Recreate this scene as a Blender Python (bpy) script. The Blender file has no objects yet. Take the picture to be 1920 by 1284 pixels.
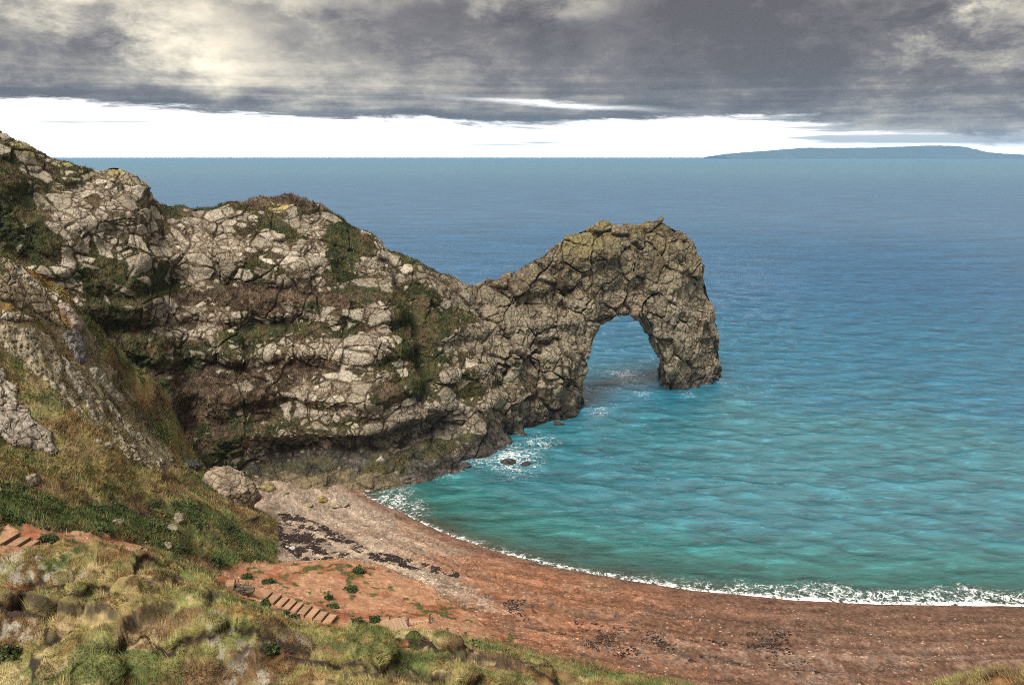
import bpy, math, random
import numpy as np
from mathutils import Vector

rng = np.random.default_rng(7)
random.seed(7)
scn = bpy.context.scene
col = scn.collection

# ------------------------------------------------------------------ camera
H = 57.0                       # eye height above the sea (m)
FPX = 1598.0                   # focal length in pixels of a 1920 px wide frame
PITCH = math.atan(348.0 / FPX)
cam_d = bpy.data.cameras.new('camera')
cam_d.sensor_width = 36.0
cam_d.lens = 36.0 * FPX / 1920.0
cam_d.clip_start = 0.5
cam_d.clip_end = 200000.0
cam = bpy.data.objects.new('camera', cam_d)
col.objects.link(cam)
cam.location = (0, 0, H)
cam.rotation_euler = (math.pi / 2 - PITCH, 0, 0)
scn.camera = cam

# ------------------------------------------------------------------ exposure
EXPOSURE = 0.88
scn.view_settings.view_transform = 'Standard'
scn.view_settings.look = 'None'
scn.view_settings.exposure = EXPOSURE
scn.view_settings.gamma = 1.0
scn.view_settings.use_curve_mapping = False
scn.render.engine = 'CYCLES'
scn.cycles.max_bounces = 6
scn.cycles.diffuse_bounces = 3
scn.cycles.transparent_max_bounces = 12
scn.cycles.volume_bounces = 0
scn.cycles.filter_width = 1.0
scn.cycles.adaptive_threshold = 0.004
scn.cycles.use_denoising = False
scn.cycles.sample_clamp_direct = 3.0
scn.cycles.sample_clamp_indirect = 4.0

# ------------------------------------------------------------------ node helper
class NT:
    def __init__(s, tree):
        s.t = tree; s.n = tree.nodes; s.l = tree.links
    def node(s, typ, **kw):
        nd = s.n.new(typ)
        for k, v in kw.items():
            setattr(nd, k, v)
        return nd
    def put(s, sock, v):
        if v is None: return
        if hasattr(v, 'is_output'):
            s.l.new(v, sock)
        else:
            sock.default_value = v
    def m(s, op, a, b=None, c=None, clamp=False):
        nd = s.node('ShaderNodeMath', operation=op, use_clamp=clamp)
        s.put(nd.inputs[0], a); s.put(nd.inputs[1], b); s.put(nd.inputs[2], c)
        return nd.outputs[0]
    def vm(s, op, a, b=None):
        nd = s.node('ShaderNodeVectorMath', operation=op)
        s.put(nd.inputs[0], a); s.put(nd.inputs[1], b)
        return nd.outputs[1 if op == 'LENGTH' else 0]
    def mix(s, f, a, b, mode='MIX'):
        nd = s.node('ShaderNodeMix', data_type='RGBA', blend_type=mode)
        s.put(nd.inputs[0], f); s.put(nd.inputs[6], a); s.put(nd.inputs[7], b)
        return nd.outputs[2]
    def noise(s, vec, scale, detail=4, rough=0.55, dist=0.0):
        nd = s.node('ShaderNodeTexNoise')
        s.put(nd.inputs['Vector'], vec)
        nd.inputs['Scale'].default_value = scale
        nd.inputs['Detail'].default_value = detail
        nd.inputs['Roughness'].default_value = rough
        nd.inputs['Distortion'].default_value = dist
        return nd.outputs['Fac']
    def ramp(s, f, stops, interp='LINEAR'):
        nd = s.node('ShaderNodeValToRGB')
        cr = nd.color_ramp; cr.interpolation = interp
        while len(cr.elements) < len(stops): cr.elements.new(0.5)
        for e, (p, c) in zip(cr.elements, stops):
            e.position = p
            e.color = (c, c, c, 1) if isinstance(c, (int, float)) else tuple(c) + (1,)
        s.put(nd.inputs[0], f)
        return nd.outputs[0]
    def sstep(s, x, a, b):
        nd = s.node('ShaderNodeMapRange', interpolation_type='SMOOTHSTEP')
        s.put(nd.inputs[0], x)
        nd.inputs[1].default_value = a; nd.inputs[2].default_value = b
        return nd.outputs[0]

# ------------------------------------------------------------------ sky and sun
SUN_DIR = Vector((-0.24, -0.54, 0.80)).normalized()      # towards the sun, behind the viewer's left shoulder
SUN_STRENGTH = 3.3
SKY_GAIN = 1.0

def px_az(u): return math.degrees(math.atan((u - 960.0) / 1636.0))
def px_el(v): return math.degrees(math.atan((642.0 - v) / FPX)) - math.degrees(PITCH)

def build_world():
    w = bpy.data.worlds.new('World'); scn.world = w; w.use_nodes = True
    t = NT(w.node_tree)
    for nd in list(t.n): t.n.remove(nd)
    out = t.node('ShaderNodeOutputWorld')
    tc = t.node('ShaderNodeTexCoord')
    d = tc.outputs['Generated']
    sp = t.node('ShaderNodeSeparateXYZ'); t.l.new(d, sp.inputs[0])
    x, y, z = sp.outputs
    A = t.m('MULTIPLY', t.m('ARCTAN2', x, y), 57.2958)
    E = t.m('MULTIPLY', t.m('ARCSINE', z), 57.2958)
    def stretched(k):
        cb = t.node('ShaderNodeCombineXYZ')
        t.l.new(x, cb.inputs[0]); t.l.new(y, cb.inputs[1]); t.l.new(t.m('MULTIPLY', z, k), cb.inputs[2])
        return cb.outputs[0]
    v3 = stretched(2.1); v8 = stretched(7.0); v30 = stretched(34.0)
    n1 = t.noise(v3, 6.0, 10, 0.60, 0.15)
    n2 = t.noise(v3, 15.0, 12, 0.68, 0.2)
    n3 = t.noise(v8, 8.0, 10, 0.68, 0.3)
    n4 = t.noise(v30, 3.2, 5, 0.55)
    Aw = t.m('ADD', A, t.m('MULTIPLY', t.m('SUBTRACT', n2, 0.5), 14.0))
    Ew = t.m('ADD', E, t.m('MULTIPLY', t.m('SUBTRACT', n1, 0.5), 5.0))
    def blob(u, v, ru, rv, g):
        a = t.m('MULTIPLY', t.m('SUBTRACT', Aw, px_az(u)), 1.0 / (ru * 0.034))
        e = t.m('MULTIPLY', t.m('SUBTRACT', Ew, px_el(v)), 1.0 / (rv * 0.034))
        r2 = t.m('ADD', t.m('MULTIPLY', a, a), t.m('MULTIPLY', e, e))
        return t.m('MULTIPLY', t.m('EXPONENT', t.m('MULTIPLY', r2, -1.0)), g)
    val = t.m('ADD', 0.40, t.m('MULTIPLY', t.m('SUBTRACT', n1, 0.5), 1.05))
    val = t.m('ADD', val, t.m('MULTIPLY', t.m('SUBTRACT', n2, 0.5), 1.0))
    for b in ((1430, 90, 430, 110, -0.46), (870, 35, 130, 40, -0.24), (370, 95, 130, 34, 0.30), (250, 25, 300, 36, 0.22),
              (1060, 25, 90, 30, 0.14), (1890, 50, 110, 70, 0.34), (620, 120, 260, 60, 0.05), (60, 110, 160, 30, -0.10),
              (760, 120, 170, 40, -0.10), (560, 40, 70, 16, -0.14)):
        val = t.m('ADD', val, blob(*b))
    # height above the lower edge of the overcast
    edge = [(-240, 206), (0, 208), (250, 212), (450, 226), (640, 230), (800, 236), (960, 244), (1080, 246), (1170, 232),
            (1280, 226), (1400, 230), (1520, 238), (1600, 250), (1750, 262), (1920, 272), (2150, 262)]
    stops = [((px_az(u) + 60) / 120.0, px_el(v) / 10.0) for u, v in edge]
    stops = [(0.0, 0.36)] + stops + [(1.0, 0.2)]
    fac = t.m('DIVIDE', t.m('ADD', A, 60.0), 120.0, clamp=True)
    el_b = t.m('MULTIPLY', t.ramp(fac, stops), 10.0)
    rel = t.m('SUBTRACT', E, el_b)
    relw = t.m('ADD', rel, t.m('MULTIPLY', t.m('SUBTRACT', n3, 0.5), 2.6))
    cloud = t.sstep(relw, -0.20, 0.55)
    # a thin bright rift between the low shelf and the big cloud
    ra = t.m('MULTIPLY', t.m('SUBTRACT', A, px_az(1040)), 1.0 / 5.0)
    re = t.m('MULTIPLY', t.m('SUBTRACT', t.m('ADD', E, t.m('MULTIPLY', t.m('SUBTRACT', n3, 0.5), 0.9)), t.m('ADD', px_el(196), t.m('MULTIPLY', t.m('SUBTRACT', A, px_az(1040)), -0.055))), 1.0 / 0.14)
    rift = t.m('EXPONENT', t.m('MULTIPLY', t.m('ADD', t.m('MULTIPLY', ra, ra), t.m('MULTIPLY', re, re)), -1.0))
    cloud = t.m('SUBTRACT', cloud, t.m('MULTIPLY', rift, 0.42), clamp=True)
    # dark shelf just above the edge
    b = t.m('MULTIPLY', t.m('SUBTRACT', relw, 0.62), 1.0 / 0.62)
    shelf = t.m('EXPONENT', t.m('MULTIPLY', t.m('MULTIPLY', b, b), -1.0))
    shelf = t.m('MULTIPLY', shelf, t.m('SUBTRACT', 1.0, t.sstep(A, 6.0, 12.0)))
    val = t.m('SUBTRACT', val, t.m('MULTIPLY', shelf, 0.30))
    val = t.m('ADD', val, t.m('MULTIPLY', t.m('MULTIPLY', t.m('SUBTRACT', n4, 0.5), 0.75), t.m('SUBTRACT', 1.0, t.sstep(E, 3.6, 6.5))))
    colr = t.ramp(val, [(0.0, (0.074, 0.064, 0.066)), (0.22, (0.120, 0.106, 0.106)), (0.42, (0.235, 0.214, 0.186)),
                        (0.62, (0.44, 0.395, 0.315)), (0.85, (0.72, 0.63, 0.48)), (1.0, (0.85, 0.76, 0.6))])
    # thin grey streaks in the bright gap
    st = t.sstep(t.m('ADD', n4, t.m('MULTIPLY', t.sstep(A, 12.0, 22.0), 0.24)), 0.57, 0.74)
    st = t.m('MULTIPLY', st, t.sstep(E, 0.35, 0.9))
    gapw = t.mix(t.sstep(E, 0.3, 2.5), (2.8, 2.75, 2.65, 1), (1.9, 1.9, 1.85, 1))
    gapc = t.mix(t.m('MULTIPLY', st, 0.92), gapw, (0.30, 0.30, 0.31, 1))
    gapc = t.mix(t.sstep(E, -0.6, -0.1), (0.12, 0.17, 0.19, 1), gapc)      # below the skyline only sea colour
    sky = t.node('ShaderNodeTexSky', sky_type='NISHITA')
    sky.sun_disc = False
    sky.sun_elevation = math.asin(SUN_DIR.z)
    sky.sun_rotation = math.atan2(SUN_DIR.x, SUN_DIR.y)
    sky.altitude = 50
    bgs = t.node('ShaderNodeBackground'); t.l.new(sky.outputs[0], bgs.inputs[0]); bgs.inputs[1].default_value = 0.05
    bgc = t.node('ShaderNodeBackground')
    t.put(bgc.inputs[0], t.mix(cloud, gapc, colr)); bgc.inputs[1].default_value = SKY_GAIN
    # blue sky only shows through where the cloud is thin
    mx = t.node('ShaderNodeMixShader')
    t.put(mx.inputs[0], t.m('ADD', 0.86, t.m('MULTIPLY', cloud, 0.12)))
    t.l.new(bgs.outputs[0], mx.inputs[1]); t.l.new(bgc.outputs[0], mx.inputs[2])
    t.l.new(mx.outputs[0], out.inputs['Surface'])
    sd = bpy.data.lights.new('sun', 'SUN')
    sd.energy = SUN_STRENGTH; sd.angle = math.radians(26.0); sd.color = (1.0, 0.95, 0.87)
    so = bpy.data.objects.new('sun', sd); col.objects.link(so)
    so.rotation_euler = SUN_DIR.to_track_quat('Z', 'Y').to_euler()
build_world()

# ------------------------------------------------------------------ numeric helpers
cP, sP = math.cos(PITCH), math.sin(PITCH)
def ray(u, v):
    """world direction through a pixel of the 1920 x 1284 frame, per metre of forward depth y"""
    a = (np.asarray(u, float) - 960.0) / FPX; b = (642.0 - np.asarray(v, float)) / FPX
    y = cP + b * sP; z = -sP + b * cP
    return a / y, z / y
def at(u, v, Y):
    a, b = ray(u, v)
    return np.array([a * Y, Y, H + b * Y])
def on_level(u, v, z=0.0):
    a, b = ray(u, v); Y = (z - H) / b
    return np.array([a * Y, Y, z])
def project(P):
    x, y, z = P[:, 0], P[:, 1], P[:, 2] - H
    dep = y * cP - z * sP
    up = y * sP + z * cP
    dep = np.maximum(dep, 0.1)
    return 960.0 + FPX * x / dep, 642.0 - FPX * up / dep, dep

U32 = np.uint32
def hsh(ix, iy, iz, seed):
    with np.errstate(over='ignore'):
        h = (ix.astype(U32) * U32(374761393) + iy.astype(U32) * U32(668265263)
             + iz.astype(U32) * U32(2246822519) + U32(seed * 3266489917 & 0xffffffff))
        h = (h ^ (h >> U32(13))) * U32(1274126177)
        h = (h ^ (h >> U32(16))) * U32(2654435761)
        h = h ^ (h >> U32(15))
    return h
def h01(h): return h.astype(np.float32) * np.float32(1.0 / 4294967296.0)
def vnoise(P, seed=0):
    f = np.floor(P); i = f.astype(np.int64); t = (P - f).astype(np.float32)
    t = t * t * t * (t * (t * 6 - 15) + 10)
    r = 0
    for dx in (0, 1):
        wx = t[:, 0] if dx else 1 - t[:, 0]
        for dy in (0, 1):
            wy = t[:, 1] if dy else 1 - t[:, 1]
            for dz in (0, 1):
                wz = t[:, 2] if dz else 1 - t[:, 2]
                r = r + wx * wy * wz * h01(hsh(i[:, 0] + dx, i[:, 1] + dy, i[:, 2] + dz, seed))
    return r
def fbm(P, scale, octaves=4, seed=0, gain=0.5):
    """about -1 .. 1"""
    P = np.asarray(P, float) / scale
    if P.shape[1] == 2: P = np.column_stack([P, np.full(len(P), 0.37)])
    r = 0; a = 1.0; tot = 0
    for o in range(octaves):
        r = r + a * (vnoise(P + 17.3 * o, seed + o * 31) * 2 - 1); tot += a
        a *= gain; P = P * 2.03
    return r / tot * 1.6
def voronoi(P, seed=0, jit=0.95):
    """distance to the seed, distance to the cell's wall, cell hash, offset to the cell's seed"""
    n = len(P); f = np.floor(P); i = f.astype(np.int64); t = (P - f).astype(np.float32)
    F1 = np.full(n, 9, np.float32); F2 = np.full(n, 9, np.float32); idc = np.zeros(n, U32)
    o1 = np.full((n, 3), 3, np.float32); o2 = np.full((n, 3), -3, np.float32)
    for dx in (-1, 0, 1):
        for dy in (-1, 0, 1):
            for dz in (-1, 0, 1):
                h = hsh(i[:, 0] + dx, i[:, 1] + dy, i[:, 2] + dz, seed)
                o = np.empty((n, 3), np.float32)
                o[:, 0] = dx + 0.5 + jit * ((h & U32(1023)).astype(np.float32) / 1023 - 0.5) - t[:, 0]
                o[:, 1] = dy + 0.5 + jit * (((h >> U32(10)) & U32(1023)).astype(np.float32) / 1023 - 0.5) - t[:, 1]
                o[:, 2] = dz + 0.5 + jit * (((h >> U32(20)) & U32(1023)).astype(np.float32) / 1023 - 0.5) - t[:, 2]
                d = (o * o).sum(1)
                m = d < F1
                m2 = ~m & (d < F2)
                F2 = np.where(m, F1, np.where(m2, d, F2)); o2[m] = o1[m]; o2[m2] = o[m2]
                F1 = np.where(m, d, F1); idc = np.where(m, h, idc); o1[m] = o[m]
    wall = (F2 - F1) / (2 * np.sqrt(((o2 - o1) ** 2).sum(1)) + 1e-6)
    return np.sqrt(F1), wall, idc, o1
def idr(idc, k):
    z = np.zeros(len(idc), np.int64)
    return h01(hsh(idc.astype(np.int64), z + k, z, 77))
def sm(x, a, b):
    t = np.clip((x - a) / (b - a), 0, 1)
    return t * t * (3 - 2 * t)
def lerp(a, b, t):
    t = np.asarray(t)
    if np.ndim(a) == 1 or np.ndim(b) == 1 or np.ndim(a) == 2 or np.ndim(b) == 2:
        if t.ndim == 1 and (np.shape(a)[-1:] == (3,) or np.shape(b)[-1:] == (3,)): t = t[:, None]
    return a + (b - a) * t
def smax(a, b, k):
    h = np.maximum(k - np.abs(a - b), 0) / k
    return np.maximum(a, b) + h * h * k * 0.25
def inpoly(u, v, poly):
    n = len(poly); r = np.zeros(len(u), bool); j = n - 1
    for i in range(n):
        xi, yi = poly[i]; xj, yj = poly[j]
        if yi != yj:
            c = ((yi > v) != (yj > v)) & (u < (xj - xi) * (v - yi) / (yj - yi) + xi)
            r ^= c
        j = i
    return r
def seg_dist(px, py, pts, closed=False):
    d = np.full(len(px), 1e9); pts = list(pts)
    if closed: pts = pts + [pts[0]]
    for (ax, ay), (bx, by) in zip(pts[:-1], pts[1:]):
        vx, vy = bx - ax, by - ay; L = vx * vx + vy * vy + 1e-9
        t = np.clip(((px - ax) * vx + (py - ay) * vy) / L, 0, 1)
        d = np.minimum(d, np.hypot(px - ax - t * vx, py - ay - t * vy))
    return d

# ------------------------------------------------------------------ mesh and object helpers
def mesh_np(name, V, F, colr=None, mat=None, smooth=False, attrs=None):
    me = bpy.data.meshes.new(name)
    V = np.ascontiguousarray(V, np.float32); F = np.ascontiguousarray(F, np.int32)
    k = F.shape[1]
    me.vertices.add(len(V)); me.vertices.foreach_set('co', V.ravel())
    me.loops.add(F.size); me.loops.foreach_set('vertex_index', F.ravel())
    me.polygons.add(len(F))
    me.polygons.foreach_set('loop_start', np.arange(0, F.size, k, dtype=np.int32))
    if smooth: me.polygons.foreach_set('use_smooth', np.ones(len(F), bool))
    else: me.polygons.foreach_set('use_smooth', np.zeros(len(F), bool))
    me.update(calc_edges=True)
    if colr is not None:
        a = me.color_attributes.new('Col', 'FLOAT_COLOR', 'POINT')
        c = np.ones((len(V), 4), np.float32); c[:, :3] = colr
        a.data.foreach_set('color', c.ravel())
    for nm, arr in (attrs or {}).items():
        a = me.attributes.new(nm, 'FLOAT', 'POINT'); a.data.foreach_set('value', np.ascontiguousarray(arr, np.float32))
    if mat: me.materials.append(mat)
    return me
def link(name, me, parent=None):
    o = bpy.data.objects.new(name, me); col.objects.link(o)
    if parent: o.parent = parent
    return o
def empty(name, loc=(0, 0, 0), rz=0.0):
    o = bpy.data.objects.new(name, None); col.objects.link(o)
    o.location = [float(c) for c in loc]; o.rotation_euler = (0, 0, rz); o.empty_display_size = 0.3
    return o
def tag(o, label=None, cat=None, group=None, kind=None):
    if label: o['label'] = label
    if cat: o['category'] = cat
    if group: o['group'] = group
    if kind: o['kind'] = kind
    return o
def compact(V, F):
    idx, inv = np.unique(F.ravel(), return_inverse=True)
    return idx, inv.reshape(F.shape)
def grid_faces(nr, nc):
    a = np.arange(nr * nc).reshape(nr, nc)
    return np.column_stack([a[:-1, :-1].ravel(), a[:-1, 1:].ravel(), a[1:, 1:].ravel(), a[1:, :-1].ravel()])
def vert_normals(V, F):
    n = np.cross(V[F[:, 2]] - V[F[:, 0]], V[F[:, 3 if F.shape[1] == 4 else 1]] - V[F[:, 1 if F.shape[1] == 4 else 0]])
    if F.shape[1] == 3: n = -n
    N = np.zeros_like(V)
    for k in range(F.shape[1]):
        for c in range(3):
            N[:, c] += np.bincount(F[:, k], n[:, c], len(V))
    return N / (np.linalg.norm(N, axis=1, keepdims=True) + 1e-12)

# ------------------------------------------------------------------ materials
def surf_mat(name, vscale=2.2, vamt=0.45, bump=0.25, bscale=3.0, rough=0.95, fine=9.0, bdist=0.12, spec=0.2, crackle=0.0):
    mt = bpy.data.materials.new(name); mt.use_nodes = True
    t = NT(mt.node_tree); b = t.n['Principled BSDF']
    at_ = t.node('ShaderNodeAttribute', attribute_name='Col')
    geo = t.node('ShaderNodeNewGeometry'); P = geo.outputs['Position']
    n1 = t.noise(P, vscale, 5, 0.65); n2 = t.noise(P, fine, 4, 0.65)
    f = t.m('ADD', 1.0 - vamt, t.m('MULTIPLY', t.m('ADD', t.m('MULTIPLY', n1, 0.55), t.m('MULTIPLY', n2, 0.45)), 2 * vamt))
    cc = t.vm('MULTIPLY', at_.outputs['Color'], None)
    cb = t.node('ShaderNodeCombineXYZ')
    for k in range(3): t.l.new(f, cb.inputs[k])
    nd = cc.node; t.l.new(cb.outputs[0], nd.inputs[1])
    t.l.new(cc, b.inputs['Base Color'])
    b.inputs['Roughness'].default_value = rough
    b.inputs['Specular IOR Level'].default_value = spec
    h = t.m('ADD', t.noise(P, bscale, 6, 0.68), 0.0); ck = None
    if crackle:
        vo = t.node('ShaderNodeTexVoronoi', feature='DISTANCE_TO_EDGE')
        wv = t.vm('ADD', P, None)
        nz = t.node('ShaderNodeTexNoise'); t.l.new(P, nz.inputs['Vector']); nz.inputs['Scale'].default_value = 1.2
        t.l.new(t.vm('SCALE', nz.outputs['Color'], None), wv.node.inputs[1])
        wv.node.inputs[1].links[0].from_node.inputs[3].default_value = 0.7
        t.l.new(wv, vo.inputs['Vector']); vo.inputs['Scale'].default_value = crackle
        ck = t.sstep(vo.outputs['Distance'], 0.0, 0.09)
        h = t.m('ADD', h, t.m('MULTIPLY', ck, 0.45))
        f2 = t.m('MULTIPLY', f, t.m('ADD', 0.55, t.m('MULTIPLY', t.sstep(vo.outputs['Distance'], 0.0, 0.055), 0.45)))
        for k in range(3): t.l.new(f2, cb.inputs[k])
    bp = t.node('ShaderNodeBump'); bp.inputs['Strength'].default_value = bump; bp.inputs['Distance'].default_value = bdist * 4
    t.l.new(h, bp.inputs['Height']); t.l.new(bp.outputs[0], b.inputs['Normal'])
    return mt
M_ROCK = surf_mat('limestone', 1.4, 0.55, 0.6, 1.6, 0.95, 4.5, 0.14, 0.12, 1.0)
M_SOIL = surf_mat('soil_and_turf', 1.6, 0.8, 0.6, 2.6, 1.0, 5.0, 0.10, 0.08)
M_SHINGLE = surf_mat('shingle', 1.0, 0.85, 0.7, 3.0, 0.95, 3.4, 0.10, 0.15)
def plain_mat(name, rough=0.95, amt=0.25, scale=3.0, spec=0.1):
    return surf_mat(name, scale, amt, 0.2, 6.0, rough, 14.0, 0.02, spec)
M_GRASS = plain_mat('grass_blades')
M_WOOD = plain_mat('weathered_timber', 0.9, 0.35, 5.0)
M_PEBBLE = plain_mat('pebbles', 0.85, 0.3, 2.0, 0.2)
M_WEED = plain_mat('seaweed', 0.95, 0.4, 2.0, 0.05)
M_LEAF = plain_mat('leaves', 0.8, 0.35, 2.0, 0.2)

def mixc(a, b, t):
    return a + (np.asarray(b, np.float32) - a) * np.asarray(t, np.float32)[:, None]

# ------------------------------------------------------------------ land: beach and hillside as one height field
SHORE = [(-140, 172), (-60, 163), (-38, 156)] + [tuple(on_level(u, v)[:2]) for u, v in (
    (690, 932), (740, 956), (800, 985), (860, 1010), (950, 1041), (1050, 1064), (1150, 1083), (1300, 1107), (1500, 1126),
    (1700, 1134), (1920, 1137))] + [(120, 93), (260, 82)]
SX = np.array([p[0] for p in SHORE]); SY = np.array([p[1] for p in SHORE])
def shore_dist(x, y):
    """metres inland of the waterline, negative out at sea"""
    d = seg_dist(x, y, SHORE)
    return np.where(y < np.interp(x, SX, SY), d, -d)
def beach_z(x, y):
    d = shore_dist(x, y)
    P = np.column_stack([x, y])
    n = fbm(P, 9.0, 3, 5) * 0.18
    zin = 0.16 * d - 0.0016 * d * d
    zin = np.where(d > 40, 0.16 * 40 - 2.56, zin)
    z = np.where(d > 0, zin, 0.13 * d)
    return z + n * np.clip(d / 6, 0, 1)

HC = [  # u, v, forward distance: how far each spot of the slope lies
    (0, 1284, 47), (200, 1284, 47.5), (400, 1284, 47), (800, 1284, 50), (1100, 1292, 57), (1300, 1312, 63),
    (0, 1180, 51.5), (200, 1180, 52), (400, 1200, 50.5), (600, 1232, 51.5), (800, 1243, 54), (1000, 1253, 58),
    (0, 1100, 57), (200, 1095, 58.5), (330, 1110, 59), (450, 1150, 55.5), (570, 1195, 55.5), (700, 1201, 58.5), (850, 1211, 60.5), (960, 1229, 61),
    (1100, 1269, 63),
    (0, 1046, 61.5), (200, 1046, 64), (330, 1072, 66), (400, 1105, 66),
    (0, 1012, 68), (130, 1020, 71), (260, 1037, 77), (350, 1062, 80), (440, 1103, 82), (500, 1121, 84), (560, 1143, 84.5),
    (640, 1171, 83.5), (740, 1178, 82), (800, 1172, 84), (860, 1180, 84),
    (500, 1168, 64), (560, 1188, 66), (500, 1152, 72), (600, 1198, 70), (440, 1136, 70), (680, 1204, 70), (760, 1204, 72),
    (0, 960, 75), (100, 970, 78), (250, 1003, 86), (400, 1040, 95), (520, 1048, 104), (540, 1050, 107),
    (0, 850, 86), (150, 870, 92), (300, 930, 98), (400, 960, 104), (450, 985, 108),
    (0, 760, 94), (150, 760, 102), (250, 830, 108), (330, 880, 112), (400, 930, 113),
    (0, 640, 100), (100, 620, 108), (180, 680, 112), (240, 760, 114), (310, 852, 116), (365, 888, 117),
    (0, 485, 106), (60, 510, 109), (125, 560, 111), (170, 640, 113),
    (430, 1066, 95), (560, 1058, 101), (650, 1054, 103), (720, 1076, 101), (600, 1100, 94), (700, 1122, 93), (780, 1118, 95),
    (850, 1152, 91), (950, 1210, 83),
    (1925, 1270, 38), (1850, 1300, 38), (1700, 1360, 40), (1500, 1400, 42),
]
hp = [at(*c) for c in HC]
for (u, v, Y) in ((0, 485, 106), (60, 510, 109), (125, 560, 111), (170, 640, 113), (240, 760, 114), (310, 852, 116), (365, 888, 117)):
    p = at(u, v, Y)
    hp.append(p + np.array([1.5, 5, -4.5])); hp.append(p + np.array([5, 11, -13.0])); hp.append(p + np.array([-4, 9, -7.0]))
for (x, y, z) in [(0, 0, 49), (-25, 5, 49), (25, 5, 47), (0, 20, 36), (-20, 22, 36), (20, 22, 35), (8, 32, 28), (-10, 32, 28), (-22, 32, 29), (0, 39, 25.5), (-15, 39, 26), (-27, 39, 27), (-60, 20, 46), (60, 10, 44), (-60, 60, 38), (60, 40, 22),
                  (-90, 100, 48), (-100, 135, 26),
                  (0, 150, -14), (40, 150, -14), (80, 130, -14), (-30, 160, -14), (20, 120, -8), (50, 100, -6), (110, 110, -12), (100, 70, 2),
                  (8, 104, -3), (25, 92, -3), (45, 85, -3), (-5, 115, -3), (-20, 125, -3), (60, 78, -2), (-30, 130, -3)]:
    hp.append(np.array([x, y, z], float))
hp = np.array(hp)
def tps(r2): return 0.5 * r2 * np.log(r2 + 1e-9)
_d2 = ((hp[:, None, :2] - hp[None, :, :2]) ** 2).sum(-1)
_n = len(hp)
_A = np.zeros((_n + 3, _n + 3)); _A[:_n, :_n] = tps(_d2) + np.eye(_n) * 0.4
_A[:_n, _n] = 1; _A[:_n, _n + 1:] = hp[:, :2]; _A[_n, :_n] = 1; _A[_n + 1:, :_n] = hp[:, :2].T
_W = np.linalg.solve(_A, np.concatenate([hp[:, 2], np.zeros(3)]))
def hill_z(x, y):
    z = np.empty(len(x))
    for s in range(0, len(x), 40000):
        xs, ys = x[s:s + 40000], y[s:s + 40000]
        r2 = (xs[:, None] - hp[None, :, 0]) ** 2 + (ys[:, None] - hp[None, :, 1]) ** 2
        z[s:s + 40000] = tps(r2) @ _W[:_n] + _W[_n] + _W[_n + 1] * xs + _W[_n + 2] * ys
    return z
def land0(x, y):
    hz = hill_z(x, y); bz = beach_z(x, y)
    return smax(hz, bz, 1.2), hz - bz

# path, soil and turf areas, outlined in the photograph and laid onto the slope
PATHS = [[(0, 985), (60, 990), (130, 1000), (205, 1009), (270, 1022), (276, 1046), (250, 1050), (160, 1032), (60, 1033), (0, 1040)],
         [(395, 1085), (430, 1062), (500, 1058), (560, 1048), (640, 1044), (720, 1058), (780, 1088), (850, 1130), (905, 1165), (975, 1212),
          (830, 1192), (720, 1196), (640, 1180), (560, 1170), (480, 1136), (420, 1120)]]
PALE = [[(0, 1040), (60, 1040), (110, 1062), (190, 1078), (120, 1090), (0, 1100)], [(372, 1150), (425, 1140), (440, 1180), (480, 1200), (470, 1225),
        (440, 1262), (400, 1252), (385, 1205)], [(480, 1196), (545, 1180), (580, 1196), (600, 1212), (540, 1216), (490, 1226)],
        [(0, 1160), (50, 1175), (100, 1195), (95, 1225), (40, 1215), (0, 1200)], [(35, 1140), (80, 1120), (90, 1160), (50, 1172)],
        [(410, 1260), (470, 1240), (440, 1284), (400, 1284)], [(490, 1262), (520, 1250), (500, 1284), (470, 1284)]]
GREEN = [[(0, 905), (90, 930), (200, 960), (300, 975), (360, 940), (420, 965), (470, 1000), (548, 1052), (400, 1058), (250, 1015), (120, 1000), (0, 985)],
         [(130, 1200), (330, 1230), (330, 1284), (120, 1284)], [(620, 1205), (700, 1200), (880, 1225), (820, 1240), (640, 1225)],
         [(800, 1165), (860, 1172), (945, 1195), (930, 1212), (850, 1200), (780, 1180)]]
DRY = [[(0, 835), (120, 850), (250, 870), (330, 905), (300, 945), (200, 945), (90, 905), (0, 895)], [(150, 800), (250, 830), (300, 880), (180, 860)],
       [(560, 1175), (700, 1190), (840, 1200), (930, 1215), (800, 1222), (640, 1200)], [(90, 1070), (220, 1075), (320, 1100), (330, 1130), (200, 1150), (90, 1120)]]
OCHRE = [[(30, 490), (80, 490), (130, 560), (150, 620), (110, 600), (60, 560)], [(0, 530), (25, 560), (70, 600), (40, 610), (0, 590)]]
ROCKY = [[(-20, 470), (130, 555), (185, 640), (255, 755), (330, 870), (300, 890), (240, 850), (160, 790), (60, 700), (-20, 640)]]
def areas(u, v, polys, jit):
    r = np.zeros(len(u), bool)
    for p in polys: r |= inpoly(u + jit[0], v + jit[1], p)
    return r

# level footings for the steps and the boardwalk: near corner at the top, near corner at the bottom, direction away from the viewer, width
def foot(a, b, d, w): return at(*a), at(*b), np.array(d) / np.hypot(*d), w
FOOTINGS = dict(lower=foot((482, 1124, 85.5), (618, 1173, 83.5), (0.25, 0.97), 1.9), upper=foot((-26, 1018, 69.5), (42, 1039, 69.0), (0.3, 0.95), 2.2),
                pair=foot((418, 1101, 83.2), (454, 1113, 83.6), (0.25, 0.97), 1.5), single=foot((228, 1047, 76.5), (264, 1053, 76.8), (0.2, 0.98), 1.6),
                walk=foot((712, 1188, 82.2), (764, 1190, 81.6), (0.05, 1.0), 2.8))
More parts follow.
